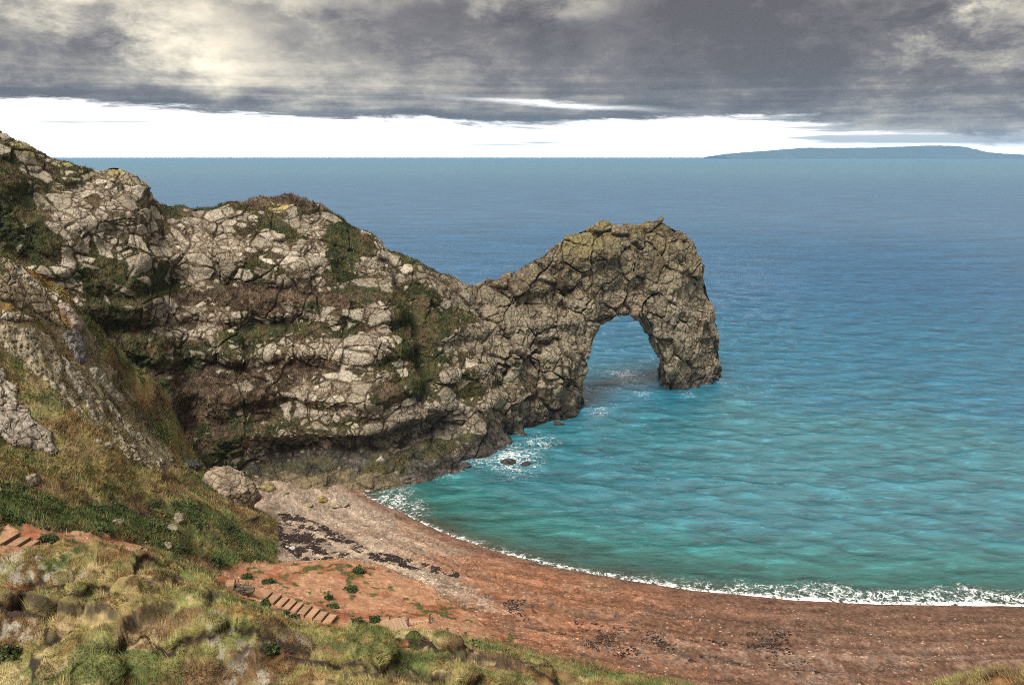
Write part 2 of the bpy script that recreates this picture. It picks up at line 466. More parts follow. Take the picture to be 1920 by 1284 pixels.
# turf scars: where the turf has broken off and a dark face shows under the lip (pixel line, drop in metres, reach in pixels)
SCARS = [([(225, 1162), (265, 1142), (300, 1128), (334, 1118)], 1.5, 34), ([(0, 1112), (40, 1112), (90, 1120), (150, 1134), (222, 1142)], 1.3, 30), ([(178, 1200), (210, 1192), (245, 1184)], 0.9, 26),
         ([(276, 1088), (310, 1086), (350, 1078)], 0.8, 18), ([(150, 934), (200, 938), (260, 934), (325, 946)], 0.9, 16), ([(36, 902), (78, 906)], 0.9, 14), ([(380, 1122), (398, 1112), (412, 1116)], 0.9, 26),
         ([(820, 1232), (880, 1226), (930, 1236), (990, 1244)], 0.7, 20), ([(640, 1262), (720, 1256), (800, 1266), (850, 1262)], 0.7, 22), ([(430, 1232), (470, 1216), (528, 1214)], 0.8, 22),
         ([(255, 960), (300, 968), (330, 984)], 0.5, 12)]
def scar_field(u, v, n):
    drop = np.zeros(len(u)); face = np.zeros(len(u))
    for pts, dp, rc in SCARS:
        us = np.array([p[0] for p in pts]); vl = np.interp(u, us, [p[1] for p in pts])
        e = sm(u, us[0] - 6, us[0] + 14) * (1 - sm(u, us[-1] - 14, us[-1] + 6))
        dv = v - vl - 9 * n
        drop = np.maximum(drop, dp * 0.75 * e * sm(dv, -3.0, 13.0) * np.exp(-np.maximum(dv, 0) / rc))
        face = np.maximum(face, e * sm(dv, -4.5, -2.0) * (1 - sm(dv, rc * 0.18, rc * 0.5)))
    return drop, face
# undercut lips of turf: (pixel polyline, drop, depth of the undercut)
def build_land():
    NA, NR = 960, 600
    az = np.radians(np.interp(np.linspace(0, 1, NA), [0, 0.05, 0.95, 1], [-52, -36, 36, 52]))
    k = np.linspace(0, 1, NR)
    r = np.interp(k, [0, .06, .30, .62, .90, 1], [16, 38, 62, 92, 128, 190])
    R, Aa = np.meshgrid(r, az, indexing='ij')
    x = (R * np.sin(Aa)).ravel(); y = (R * np.cos(Aa)).ravel()
    z, over = land0(x, y)
    P2 = np.column_stack([x, y])
    hillw = sm(over, -0.3, 1.2)
    base = np.column_stack([x, y, z])
    u, v, dep = project(base)
    j1 = fbm(P2, 3.0, 3, 11); j2 = fbm(P2, 3.0, 3, 12)
    jit = (j1 * 14 * 60 / dep, j2 * 9 * 60 / dep)
    path = areas(u, v, PATHS, jit).astype(float) * (over > -0.2)
    pathc = areas(u, v, PATHS, (0 * j1, 0 * j1)).astype(float)
    near = 1 - sm(y, 62, 72)
    # hummocky turf
    hum = fbm(P2, 5.5, 4, 21)
    hum2 = 1 - np.abs(fbm(P2, 2.6, 3, 22)); tus = fbm(P2, 0.8, 3, 23)
    rough = hillw * (1 - 0.85 * pathc)
    z = z + rough * (hum * (0.35 + 0.55 * near) + (hum2 - 0.6) * (0.35 + 0.35 * near) + tus * 0.16)
    # small scarps where the turf has slipped
    q = fbm(P2 + np.column_stack([j1, j2]) * 0.6, 7.0, 3, 31)
    sc = np.tanh(q * 9)
    z = z + rough * sc * (0.25 + 0.5 * near)
    gx = np.zeros_like(z); 
    lip = np.exp(-((q - 0.05) / 0.06) ** 2) * rough * (0.3 + 0.5 * near)
    gr = np.gradient(q.reshape(NR, NA)); gl = np.hypot(gr[0], gr[1]).ravel() + 1e-6
    ga = (gr[1].ravel() / gl); gb = (gr[0].ravel() / gl)
    ex = np.cos(Aa).ravel() * ga + np.sin(Aa).ravel() * gb; ey = -np.sin(Aa).ravel() * ga + np.cos(Aa).ravel() * gb
    x = x - ex * lip * 0.6; y = y - ey * lip * 0.6
    # shingle ridges and lumps
    bw = 1 - hillw
    z = z + bw * np.clip(shore_dist(x, y) / 3, 0, 1) * (fbm(P2, 1.6, 3, 41) * 0.07 + fbm(P2, 0.5, 2, 42) * 0.035)
    sdw = shore_dist(x, y) + 1.6 * fbm(P2, 12.0, 2, 47)
    z = z + bw * sm(sdw, 3, 5) * (1 - sm(sdw, 22, 28)) * (0.13 * np.sin(sdw * 2 * np.pi / 5.2) + 0.05 * np.sin(sdw * 2 * np.pi / 2.1))
    z = z + rough * fbm(P2, 0.35, 2, 43) * 0.06
    z = z + path * fbm(P2, 1.2, 4, 44) * 0.16
    u, v, dep = project(np.column_stack([x, y, z]))
    scd, scf = scar_field(u, v, fbm(P2, 1.2, 3, 61))
    z = z - scd
    rk = areas(u, v, ROCKY, jit).astype(float)
    P3 = np.column_stack([x, y, z])
    rr_ = fbm(np.column_stack([x * 0.8 + y * 0.6, (y * 0.8 - x * 0.6) * 0.3, z * 0.35]), 1.6, 4, 63)
    z = z + rk * (0.55 * (0.35 - np.abs(rr_)) + 0.2 * fbm(P3, 0.7, 3, 64))
    for a, b, dd, w in FOOTINGS.values():
        run = b[:2] - a[:2]; L = np.hypot(*run); e = run / L
        al = (x - a[0]) * e[0] + (y - a[1]) * e[1]; la = (x - a[0]) * dd[0] + (y - a[1]) * dd[1]
        out = np.hypot(np.maximum(np.maximum(-al - 0.3, al - L - 0.3), 0), np.maximum(np.maximum(-la - 0.4, la - w - 0.4), 0))
        k_ = 1 - sm(out, 0.0, 2.2)
        z = z + k_ * (a[2] + (b[2] - a[2]) * np.clip(al / L, -0.2, 1.2) - 0.16 + 0.05 * fbm(P2, 0.8, 2, 46) - z)
    V = np.column_stack([x, y, z])
    u, v, dep = project(V)
    n1 = fbm(V, 4.0, 4, 51); n2 = fbm(V, 1.0, 4, 52); n3 = fbm(V, 14.0, 3, 53); n4 = fbm(V, 0.45, 3, 54)
    C = np.zeros((len(V), 3), np.float32)
    olive = np.array([0.190, 0.158, 0.062]); brown = np.array([0.142, 0.092, 0.048]); green = np.array([0.085, 0.108, 0.034])
    straw = np.array([0.42, 0.33, 0.17])
    C[:] = olive
    C = mixc(C, green, sm(n1 + 0.4 * n2, 0.0, 0.4))
    C = mixc(C, brown, sm(-n1 + 0.5 * n2, 0.0, 0.4)); C = mixc(C, np.array([0.20, 0.105, 0.045]), 0.7 * sm(fbm(V, 2.6, 3, 58), 0.25, 0.6))
    C = C * (0.70 + 0.62 * sm(fbm(V, 1.7, 3, 59), -0.6, 0.6))[:, None] * 1.1
    C = mixc(C, np.array([0.30, 0.29, 0.105]), 0.6 * sm(fbm(V, 3.3, 3, 66), 0.15, 0.5) * near)
    C = mixc(C, straw, sm(n3 + 0.9 * n2, 0.45, 0.95) * (0.30 + 0.40 * near))
    gm = areas(u, v, GREEN, jit); C[gm] = mixc(C[gm], np.array([0.068, 0.100, 0.032]), 0.8 * sm(n2[gm], -0.9, 0.3))
    dm = areas(u, v, DRY, jit); C[dm] = mixc(C[dm], np.array([0.27, 0.205, 0.08]), 0.75 * sm(n2[dm] + 0.5 * n4[dm], -0.5, 0.4))
    om = areas(u, v, OCHRE, jit); C[om] = mixc(C[om], np.array([0.30, 0.16, 0.045]), 0.85 * sm(n2[om], -0.6, 0.3))
    grass = rough.copy()
    pm = areas(u, v, PALE, jit); w = sm(n2[pm] * 0.8 + 1.1 * n4[pm], -0.15, 0.55)
    pc = np.tile(np.array([0.40, 0.365, 0.30], np.float32), (pm.sum(), 1)); pc = mixc(pc, np.array([0.22, 0.195, 0.15]), sm(n4[pm], -0.2, 0.6))
    w = w * 0.95; C[pm] = C[pm] + (pc - C[pm]) * w[:, None]; grass[pm] *= 1 - 0.78 * w
    rm = areas(u, v, ROCKY, jit); w = sm(n2[rm] + 0.5 * n1[rm], -0.7, 0.2)
    rcol = mixc(np.tile(np.array([0.32, 0.265, 0.175], np.float32), (rm.sum(), 1)), np.array([0.16, 0.125, 0.075]), sm(n4[rm] + n2[rm] * .5, -0.2, 0.6))
    C[rm] = C[rm] + (rcol - C[rm]) * (w * (1 - om[rm] * 0.9))[:, None]; grass[rm] *= 1 - 0.5 * w
    # bare earth under the lips
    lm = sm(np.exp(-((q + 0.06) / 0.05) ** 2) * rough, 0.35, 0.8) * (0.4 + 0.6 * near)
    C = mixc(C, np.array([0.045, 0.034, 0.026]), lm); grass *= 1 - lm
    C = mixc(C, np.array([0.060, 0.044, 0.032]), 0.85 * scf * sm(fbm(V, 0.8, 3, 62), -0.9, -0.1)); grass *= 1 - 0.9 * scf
    # red path soil
    ph = path > 0
    rs = np.tile(np.array([0.38, 0.205, 0.12], np.float32), (ph.sum(), 1))
    rs = mixc(rs, np.array([0.30, 0.115, 0.06]), sm(n1[ph], -0.1, 0.6)); rs = mixc(rs, np.array([0.46, 0.28, 0.17]), sm(n2[ph], 0.2, 0.8))
    rs = mixc(rs, np.array([0.08, 0.085, 0.03]), sm(n2[ph] + 0.6 * n1[ph], 0.38, 0.62))
    C[ph] = rs; grass[ph] *= 0.8 * sm(n2[ph] + 0.6 * n1[ph], 0.38, 0.65)
    # shingle
    bm = over < 0.15 + 0.25 * n2 + 2.2 * ((u > 520) & (u < 1500) & (path < 0.5))
    sd = shore_dist(x, y)
    bc = np.tile(np.array([0.25, 0.116, 0.064], np.float32), (bm.sum(), 1))
    ub, vb, sdb, n1b, n2b, n3b = u[bm], v[bm], sd[bm], n1[bm], n2[bm], n3[bm]
    bc = mixc(bc, np.array([0.29, 0.155, 0.092]), sm(n1b + 0.4 * n2b, 0.1, 0.7))
    right = sm(ub + 90 * n1b, 1020, 1420); bc = mixc(bc, np.array([0.140, 0.082, 0.056]), 0.85 * right)
    bc = mixc(bc, np.array([0.25, 0.170, 0.125]), right * sm(n2b + n1b * 0.5 - np.abs(sdb - 17 - n3b * 2) * 0.14, -0.7, 0.4) * 0.7)
    left = 1 - sm(ub + 0.55 * (vb - 1000) + 110 * n1b + 60 * n2b, 640, 960); bc = mixc(bc, np.array([0.31, 0.250, 0.192]), 0.8 * left)
    mid = np.exp(-((ub - 800) / 160) ** 2 - ((vb - 1080 - (ub - 800) * .45) / 26) ** 2); bc = mixc(bc, np.array([0.35, 0.28, 0.21]), 0.7 * sm(mid + 0.35 * n2b, .15, .9))
    dark = sm(n2b * 0.9 + n1b * 0.5, 0.42, 0.62) * 0.55; bc = mixc(bc, np.array([0.075, 0.048, 0.04]), dark * (0.35 + 0.65 * sm(sdb, 5, 14)))
    wet = 1 - sm(sdb + 0.8 * n1b, 0.9, 3.2); bc = mixc(bc, np.array([0.155, 0.082, 0.055]), 0.8 * wet)
    C[bm] = bc; grass[bm] = 0
    C *= (1 + 0.22 * n4 + 0.12 * n2)[:, None]
    C[bm] *= (1 + 0.16 * np.sin(sdw[bm] * 2 * np.pi / 5.2) * sm(sdb, 3, 6) + 0.10 * np.sin(sdw[bm] * 2 * np.pi / 2.1 + 2 * n1b))[:, None]
    n6 = fbm(V[bm], 0.25, 2, 56); n7 = fbm(V[bm] * np.array([0.4, 1, 1]), 1.1, 3, 57)
    C[bm] *= (1 + 0.40 * n6 + 0.25 * n7)[:, None]
    C = np.clip(C, 0.01, 0.8)
    F = grid_faces(NR, NC := NA)
    fm = bm.astype(int)[F].sum(1) >= 2
    fp = (path[F].sum(1) >= 2) & ~fm
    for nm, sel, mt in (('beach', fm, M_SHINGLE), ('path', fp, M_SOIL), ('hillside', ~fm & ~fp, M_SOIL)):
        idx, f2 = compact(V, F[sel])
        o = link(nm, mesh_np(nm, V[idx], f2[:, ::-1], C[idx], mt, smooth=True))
        tag(o, kind='structure')
    return dict(V=V, C=C, grass=grass, F=F, NR=NR, NA=NA, r=r, az=az, beach=bm, u=u, v=v, dep=dep, path=path)
LAND = build_land()
_Z = LAND['V'][:, 2].reshape(LAND['NR'], LAND['NA'])
def ground(x, y):
    """height of the finished land (bilinear)"""
    x = np.atleast_1d(np.asarray(x, float)); y = np.atleast_1d(np.asarray(y, float))
    a = np.arctan2(x, y); rr = np.hypot(x, y)
    fa = np.clip(np.interp(a, LAND['az'], np.arange(LAND['NA'])), 0, LAND['NA'] - 1.001)
    fr = np.clip(np.interp(rr, LAND['r'], np.arange(LAND['NR'])), 0, LAND['NR'] - 1.001)
    i, j = fr.astype(int), fa.astype(int); p, q = fr - i, fa - j
    return _Z[i, j] * (1 - p) * (1 - q) + _Z[i + 1, j] * p * (1 - q) + _Z[i, j + 1] * (1 - p) * q + _Z[i + 1, j + 1] * p * q
def hit(u, v, y0=28.0):
    a, b = ray(u, v)
    Y = np.linspace(y0, 170, 2200)
    z = ground(a * Y, Y)
    below = (H + b * Y) < np.maximum(z, 0.0)
    k = int(np.argmax(below)) if below.any() else len(Y) - 1
    return np.array([a * Y[k], Y[k], max(float(z[k]), 0.0)])
# ------------------------------------------------------------------ headland with the arch
AX = np.array([0.757, 0.653]); AX /= np.linalg.norm(AX)
NN = np.array([AX[1], -AX[0]]); OO = np.array([-41.0, 138.0])
def to_sd(x, y):
    return (x - OO[0]) * AX[0] + (y - OO[1]) * AX[1], (x - OO[0]) * NN[0] + (y - OO[1]) * NN[1]
def to_xy(s, d):
    return OO[0] + s * AX[0] + d * NN[0], OO[1] + s * AX[1] + d * NN[1]
def crest_d(s): return np.interp(s, [-90, -40, 0, 20, 40, 60, 75, 90, 140], [-30, -26, -21, -19, -13, -9, -6.5, -5, -4.5])
FOOT = [(1352, 705), (1320, 719), (1290, 731), (1240, 741)], [(1092, 774), (1060, 787), (1000, 806), (940, 838), (880, 868), (820, 888), (760, 900),
        (700, 912), (640, 912), (560, 912), (500, 916)]
def crest_curve(px):
    out = []
    Y = np.linspace(70, 330, 5200)
    for u, v in px:
        a, b = ray(u, v); s, d = to_sd(a * Y, Y)
        g = d - crest_d(s)
        k = np.where(np.sign(g[:-1]) != np.sign(g[1:]))[0]
        k = k[0] if len(k) else len(Y) - 2
        out.append((s[k], H + b * Y[k]))
    return np.array(out)
CREST = crest_curve([(-160, 190), (-60, 222), (0, 245), (50, 258), (100, 276), (150, 299), (185, 309), (215, 309), (250, 321), (285, 340), (330, 362),
    (360, 372), (400, 373), (440, 365), (490, 356), (540, 357), (575, 368), (610, 388), (650, 410), (700, 445), (740, 468), (780, 485), (830, 505),
    (868, 528), (900, 526), (940, 516), (980, 500), (1005, 485), (1030, 465), (1060, 440), (1090, 425), (1125, 415), (1150, 428), (1180, 432),
    (1205, 422), (1235, 410), (1265, 425), (1290, 445), (1300, 480), (1307, 530), (1309, 600), (1312, 650), (1316, 705), (1320, 740)])
fp = []
for grp in FOOT:
    for u, v in grp:
        q = on_level(u, v, 0.0); fp.append(to_sd(q[0], q[1]))
fp = np.array(sorted([tuple(p) for p in fp]))
FS = np.concatenate([[-90, -50, -25], fp[:, 0]]); FD = np.concatenate([[-18, -13, -5], fp[:, 1]])
print('crest', CREST[[0, 2, 14, 23, 35, -2]].round(1).tolist()); print('foot', fp.round(1).tolist())
# the opening, outlined and driven through along a direction a little left of the line of sight
HOLE = [(1084, 860), (1084, 780), (1088, 705), (1098, 660), (1111, 620), (1124, 600), (1158, 590), (1188, 597), (1211, 634), (1237, 680), (1252, 702),
        (1248, 745), (1248, 860)]
YC = 200.0
_az = math.atan2(*[float(c) for c in (ray(1165, 650)[0], 1.0)]) - math.radians(1.5)
TD = math.tan(_az)
def hole_pts():
    r = []
    for u, v in HOLE:
        p = at(u, v, YC); r.append((p[0], p[2]))
    return r
HP = hole_pts()
def sdf(x, y, z):
    s, d = to_sd(x, y)
    P = np.column_stack([x, y, z])
    zc = np.interp(s, CREST[:, 0], CREST[:, 1], right=-12.0)
    dc = crest_d(s); df = np.interp(s, FS, FD)
    w = sm(s, 48, 84)
    db = dc + np.interp(s, [-20, 40, 85], [-16, -12, -7.0])
    t = z / np.maximum(zc, 1.5)
    tc = np.clip(t, -0.3, 1.6)
    g = (1 - w) * (0.62 * tc + 0.38 * np.abs(tc) ** 4) + w * (0.22 * tc + 0.78 * np.abs(tc) ** 5)
    gb = (1 - w) * (0.3 * tc + 0.7 * np.abs(tc) ** 4) + w * (0.1 * tc + 0.9 * np.abs(tc) ** 5)
    front = df + (dc - df) * g
    back = db + (dc - db) * gb
    n1 = fbm(P, 13.0, 2, 101); n2 = fbm(P, 5.0, 2, 102)
    front = front + (n1 * 1.6 + n2 * 0.9) * sm(1.25 - t, 0.05, 0.4)
    # ledges of the tilted beds
    zz = z + 1.5 * n1 + s * 0.04
    led = np.sin(zz * 2 * np.pi / 7.5) * 0.75 + np.sin(zz * 2 * np.pi / 3.3 + 1.0) * 0.3
    front = front + led * (1 - 0.6 * w) * sm(z, 5, 10) * sm(1.0 - t, 0.05, 0.3)
    # buttress corner, gullies, notch at the foot
    for s0, wd, dp, z0, z1 in GUL:
        front = front - dp * np.exp(-((s - s0 - 0.06 * (z - 20)) / wd) ** 2) * sm(z, z0 - 4, z0 + 4) * (1 - sm(z, z1 - 5, z1 + 5))
    zb = 5.2 + 0.04 * s + n2 * 0.8
    notch = np.exp(-(np.abs((z - zb) / 3.0) ** 3)) * sm(s, -2, 6) * (1 - sm(s, 33, 40)) * 5.0
    front = front - notch
    front = front + 4.5 * np.exp(-(np.abs((z + 1.0) / 3.2) ** 4)) * sm(s, -14, 0) * (1 - sm(s, 20, 34)) * (0.7 + 0.5 * n2)
    front = front + 1.6 * np.exp(-(np.abs((z + 1.0) / 2.2) ** 4)) * sm(s, 20, 34) * (0.5 + 0.8 * n2)
    f = smax(d - front, back - d, 3.0 * (1 - 0.5 * w))
    f = np.maximum(f, (z - zc - 1.2) * 0.8)
    # opening
    m = (s > 60) & (s < 136) & (z < 34)
    if m.any():
        xm, ym, zm = x[m], y[m], z[m]
        fl = np.clip((YC + 8 - ym) / 12.0, 0, 1.5)          # widens towards the viewer
        k = YC / np.maximum(ym, 100.0)
        a = (xm - TD * (ym - YC))
        px = a - fl * 2.2 * sm(a - 22, 0, 10) * sm(zm, 3, 9)
        ins = inpoly(px, zm, HP)
        hd = seg_dist(px, zm, HP, True)
        hs = np.where(ins, -hd, hd) + 0.35 * n2[m] - 0.45
        f[m] = smax(f[m], -hs, 1.2)
    return f
GUL = [(31.5, 2.2, 3.2, 14, 38), (-9, 3.5, 4.0, 8, 52), (14, 3.5, 1.2, 12, 44), (52, 1.8, 1.5, 8, 34)]

def surface_nets(o, h, shape, f):
    nx, ny, nz = shape
    f = f.reshape(shape); ins = f < 0
    cs = np.zeros((nx - 1, ny - 1, nz - 1), np.uint8)
    for a in (0, 1):
        for b in (0, 1):
            for c in (0, 1):
                cs += ins[a:nx - 1 + a, b:ny - 1 + b, c:nz - 1 + c]
    act = (cs > 0) & (cs < 8)
    ci = np.full(act.shape, -1, np.int64); ci[act] = np.arange(act.sum())
    I = np.array(np.nonzero(act)).T
    acc = np.zeros((len(I), 3)); cnt = np.zeros(len(I))
    offs = [(a, b, c) for a in (0, 1) for b in (0, 1) for c in (0, 1)]
    for p in offs:
        for ax in range(3):
            if p[ax]: continue
            q = list(p); q[ax] = 1
            fa = f[I[:, 0] + p[0], I[:, 1] + p[1], I[:, 2] + p[2]]; fb = f[I[:, 0] + q[0], I[:, 1] + q[1], I[:, 2] + q[2]]
            m = (fa < 0) != (fb < 0)
            t = np.where(m, fa / np.where(m, fa - fb, 1), 0)
            pt = np.tile(np.array(p, float), (len(I), 1)); pt[:, ax] = t
            acc[m] += pt[m]; cnt[m] += 1
    V = (I + acc / cnt[:, None]) * h + np.array(o)
    Q = []
    for ax in range(3):
        sl = [slice(None)] * 3; sl2 = [slice(None)] * 3
        sl[ax] = slice(0, -1); sl2[ax] = slice(1, None)
        a_in = ins[tuple(sl)]; b_in = ins[tuple(sl2)]
        cr = a_in != b_in
        u_, v_ = [(1, 2), (2, 0), (0, 1)][ax]
        E = np.array(np.nonzero(cr)).T
        ok = (E[:, u_] > 0) & (E[:, v_] > 0) & (E[:, u_] < f.shape[u_] - 1) & (E[:, v_] < f.shape[v_] - 1)
        E = E[ok]
        def cell(du, dv):
            c = E.copy(); c[:, u_] += du; c[:, v_] += dv
            return ci[c[:, 0], c[:, 1], c[:, 2]]
        q = np.column_stack([cell(-1, -1), cell(0, -1), cell(0, 0), cell(-1, 0)])
        flip = ~a_in[E[:, 0], E[:, 1], E[:, 2]]
        q[flip] = q[flip][:, ::-1]
        Q.append(q)
    return V, np.concatenate(Q)
def subdivide(V, Q, extra):
    e = np.concatenate([Q[:, [0, 1]], Q[:, [1, 2]], Q[:, [2, 3]], Q[:, [3, 0]]])
    e.sort(1)
    key = e[:, 0].astype(np.int64) * len(V) + e[:, 1]
    uq, inv = np.unique(key, return_inverse=True)
    a, b = uq // len(V), uq % len(V)
    n0 = len(V); n = len(Q); ne = len(uq)
    ei = inv.reshape(4, n).T + n0
    fi = np.arange(n) + n0 + ne
    def ext(X): return np.concatenate([X, (X[a] + X[b]) / 2, X[Q].mean(1)])
    Q2 = np.concatenate([np.column_stack([Q[:, k], ei[:, k], fi, ei[:, (k - 1) % 4]]) for k in range(4)])
    return ext(V), Q2, [ext(X) for X in extra]

# patches of turf and of bare stone on the face: u, v, half width, half height, stoniness change, green 0..1
PATCH = [(545, 372, 110, 18, -1.2, .25), (655, 455, 50, 75, -1.2, .7), (270, 528, 70, 22, -.8, .8), (520, 560, 170, 24, -.75, .15), (450, 628, 80, 16, -.6, .9),
         (430, 735, 140, 42, -.9, .15), (350, 655, 60, 20, -.5, .6), (790, 620, 42, 80, -1.3, .75), (875, 728, 30, 30, -1.0, .9), (40, 430, 60, 60, -.7, .7),
         (10, 330, 40, 40, -.6, .6), (230, 700, 75, 140, -1.2, .75), (330, 810, 90, 70, -.9, .6), (470, 800, 60, 40, -.7, .5), (715, 745, 40, 22, -.8, .4),
         (330, 470, 80, 14, -.2, .2), (240, 400, 90, 26, -.1, .2), (180, 520, 28, 70, -.9, .9), (640, 560, 80, 22, -.5, .5), (560, 690, 90, 20, -.6, .1),
         (590, 470, 40, 30, .2, .2), (700, 590, 36, 60, .5, .3), (720, 790, 80, 60, .5, .2), (420, 460, 140, 50, .35, .1), (330, 600, 110, 32, .35, .2),
         (640, 650, 110, 50, .15, .2), (560, 830, 90, 40, .3, .4), (130, 400, 30, 40, .3, .5), (250, 350, 100, 22, .5, .3), (840, 540, 60, 30, .3, .5),
         (900, 640, 60, 40, .1, .1), (950, 600, 40, 60, -.25, .1), (1040, 640, 50, 50, -.3, .1), (820, 860, 100, 20, .4, .2), (500, 640, 160, 60, .1, .2)]
def largest(idx, f):
    """keep only the largest connected piece of a small mesh"""
    lab = np.arange(len(idx))
    while True:
        m = lab[f].min(1); new = lab.copy()
        for k in range(f.shape[1]): np.minimum.at(new, f[:, k], m)
        new = new[new]
        if (new == lab).all(): break
        lab = new
    c = np.bincount(lab[f[:, 0]], minlength=len(idx)); g = f[lab[f[:, 0]] == c.argmax()]
    u_, inv = np.unique(g.ravel(), return_inverse=True)
    return idx[u_], inv.reshape(g.shape)
def rock_split(name, V, Q, Cc, keep, root, label_stone=None, n_parts=300, vis=None, mat=None, one_piece=False):
    """cut the shaped surface into the matrix (keep = -1) and its single stones"""
    fk = keep[Q[:, 0]]
    same = (keep[Q] == fk[:, None]).all(1)
    fk = np.where(same, fk, -1)
    o = None
    idx, f2 = compact(V, Q[fk < 0])
    if one_piece: idx, f2 = largest(idx, f2)
    o = link('rock_face', mesh_np('rock_face', V[idx], f2, Cc[idx], mat or M_ROCK, smooth=True), root)
    ids, inv = np.unique(fk, return_inverse=True)
    wgt = np.bincount(inv, vis if vis is not None else None, len(ids))
    wgt[ids < 0] = -1
    order = np.argsort(-wgt)
    top = [k for k in order[:n_parts] if wgt[k] > 0]; left = []
    srt = np.argsort(inv, kind='stable'); st = np.searchsorted(inv[srt], np.arange(len(ids) + 1))
    for k in top:
        q = Q[srt[st[k]:st[k + 1]]]
        if len(q) < 6: continue
        i0, f0 = compact(V, q); idx, f2 = largest(i0, f0)
        if len(f2) < len(f0):
            big_ = np.isin(i0[f0[:, 0]], idx); left.append(i0[f0[~big_]])
        link('stone', mesh_np('stone', V[idx], f2, Cc[idx], mat or M_ROCK, smooth=True), root)
    rest = np.ones(len(ids), bool); rest[top] = False; rest[ids < 0] = False
    sel = rest[inv]
    if sel.any() or left:
        idx, f2 = compact(V, np.concatenate([Q[sel]] + left))
        so = link('stones', mesh_np('stones', V[idx], f2, Cc[idx], mat or M_ROCK, smooth=True), root)
        so['kind'] = 'stuff'
    return len(top)

def zbuffer(Ps):
    B = np.full((428, 640), 1e9, np.float32)
    for P in Ps:
        u, v, dep = project(P)
        i = (v / 3).astype(int); j = (u / 3).astype(int)
        ok = (i >= 0) & (i < 428) & (j >= 0) & (j < 640)
        np.minimum.at(B, (i[ok], j[ok]), dep[ok].astype(np.float32))
    return B

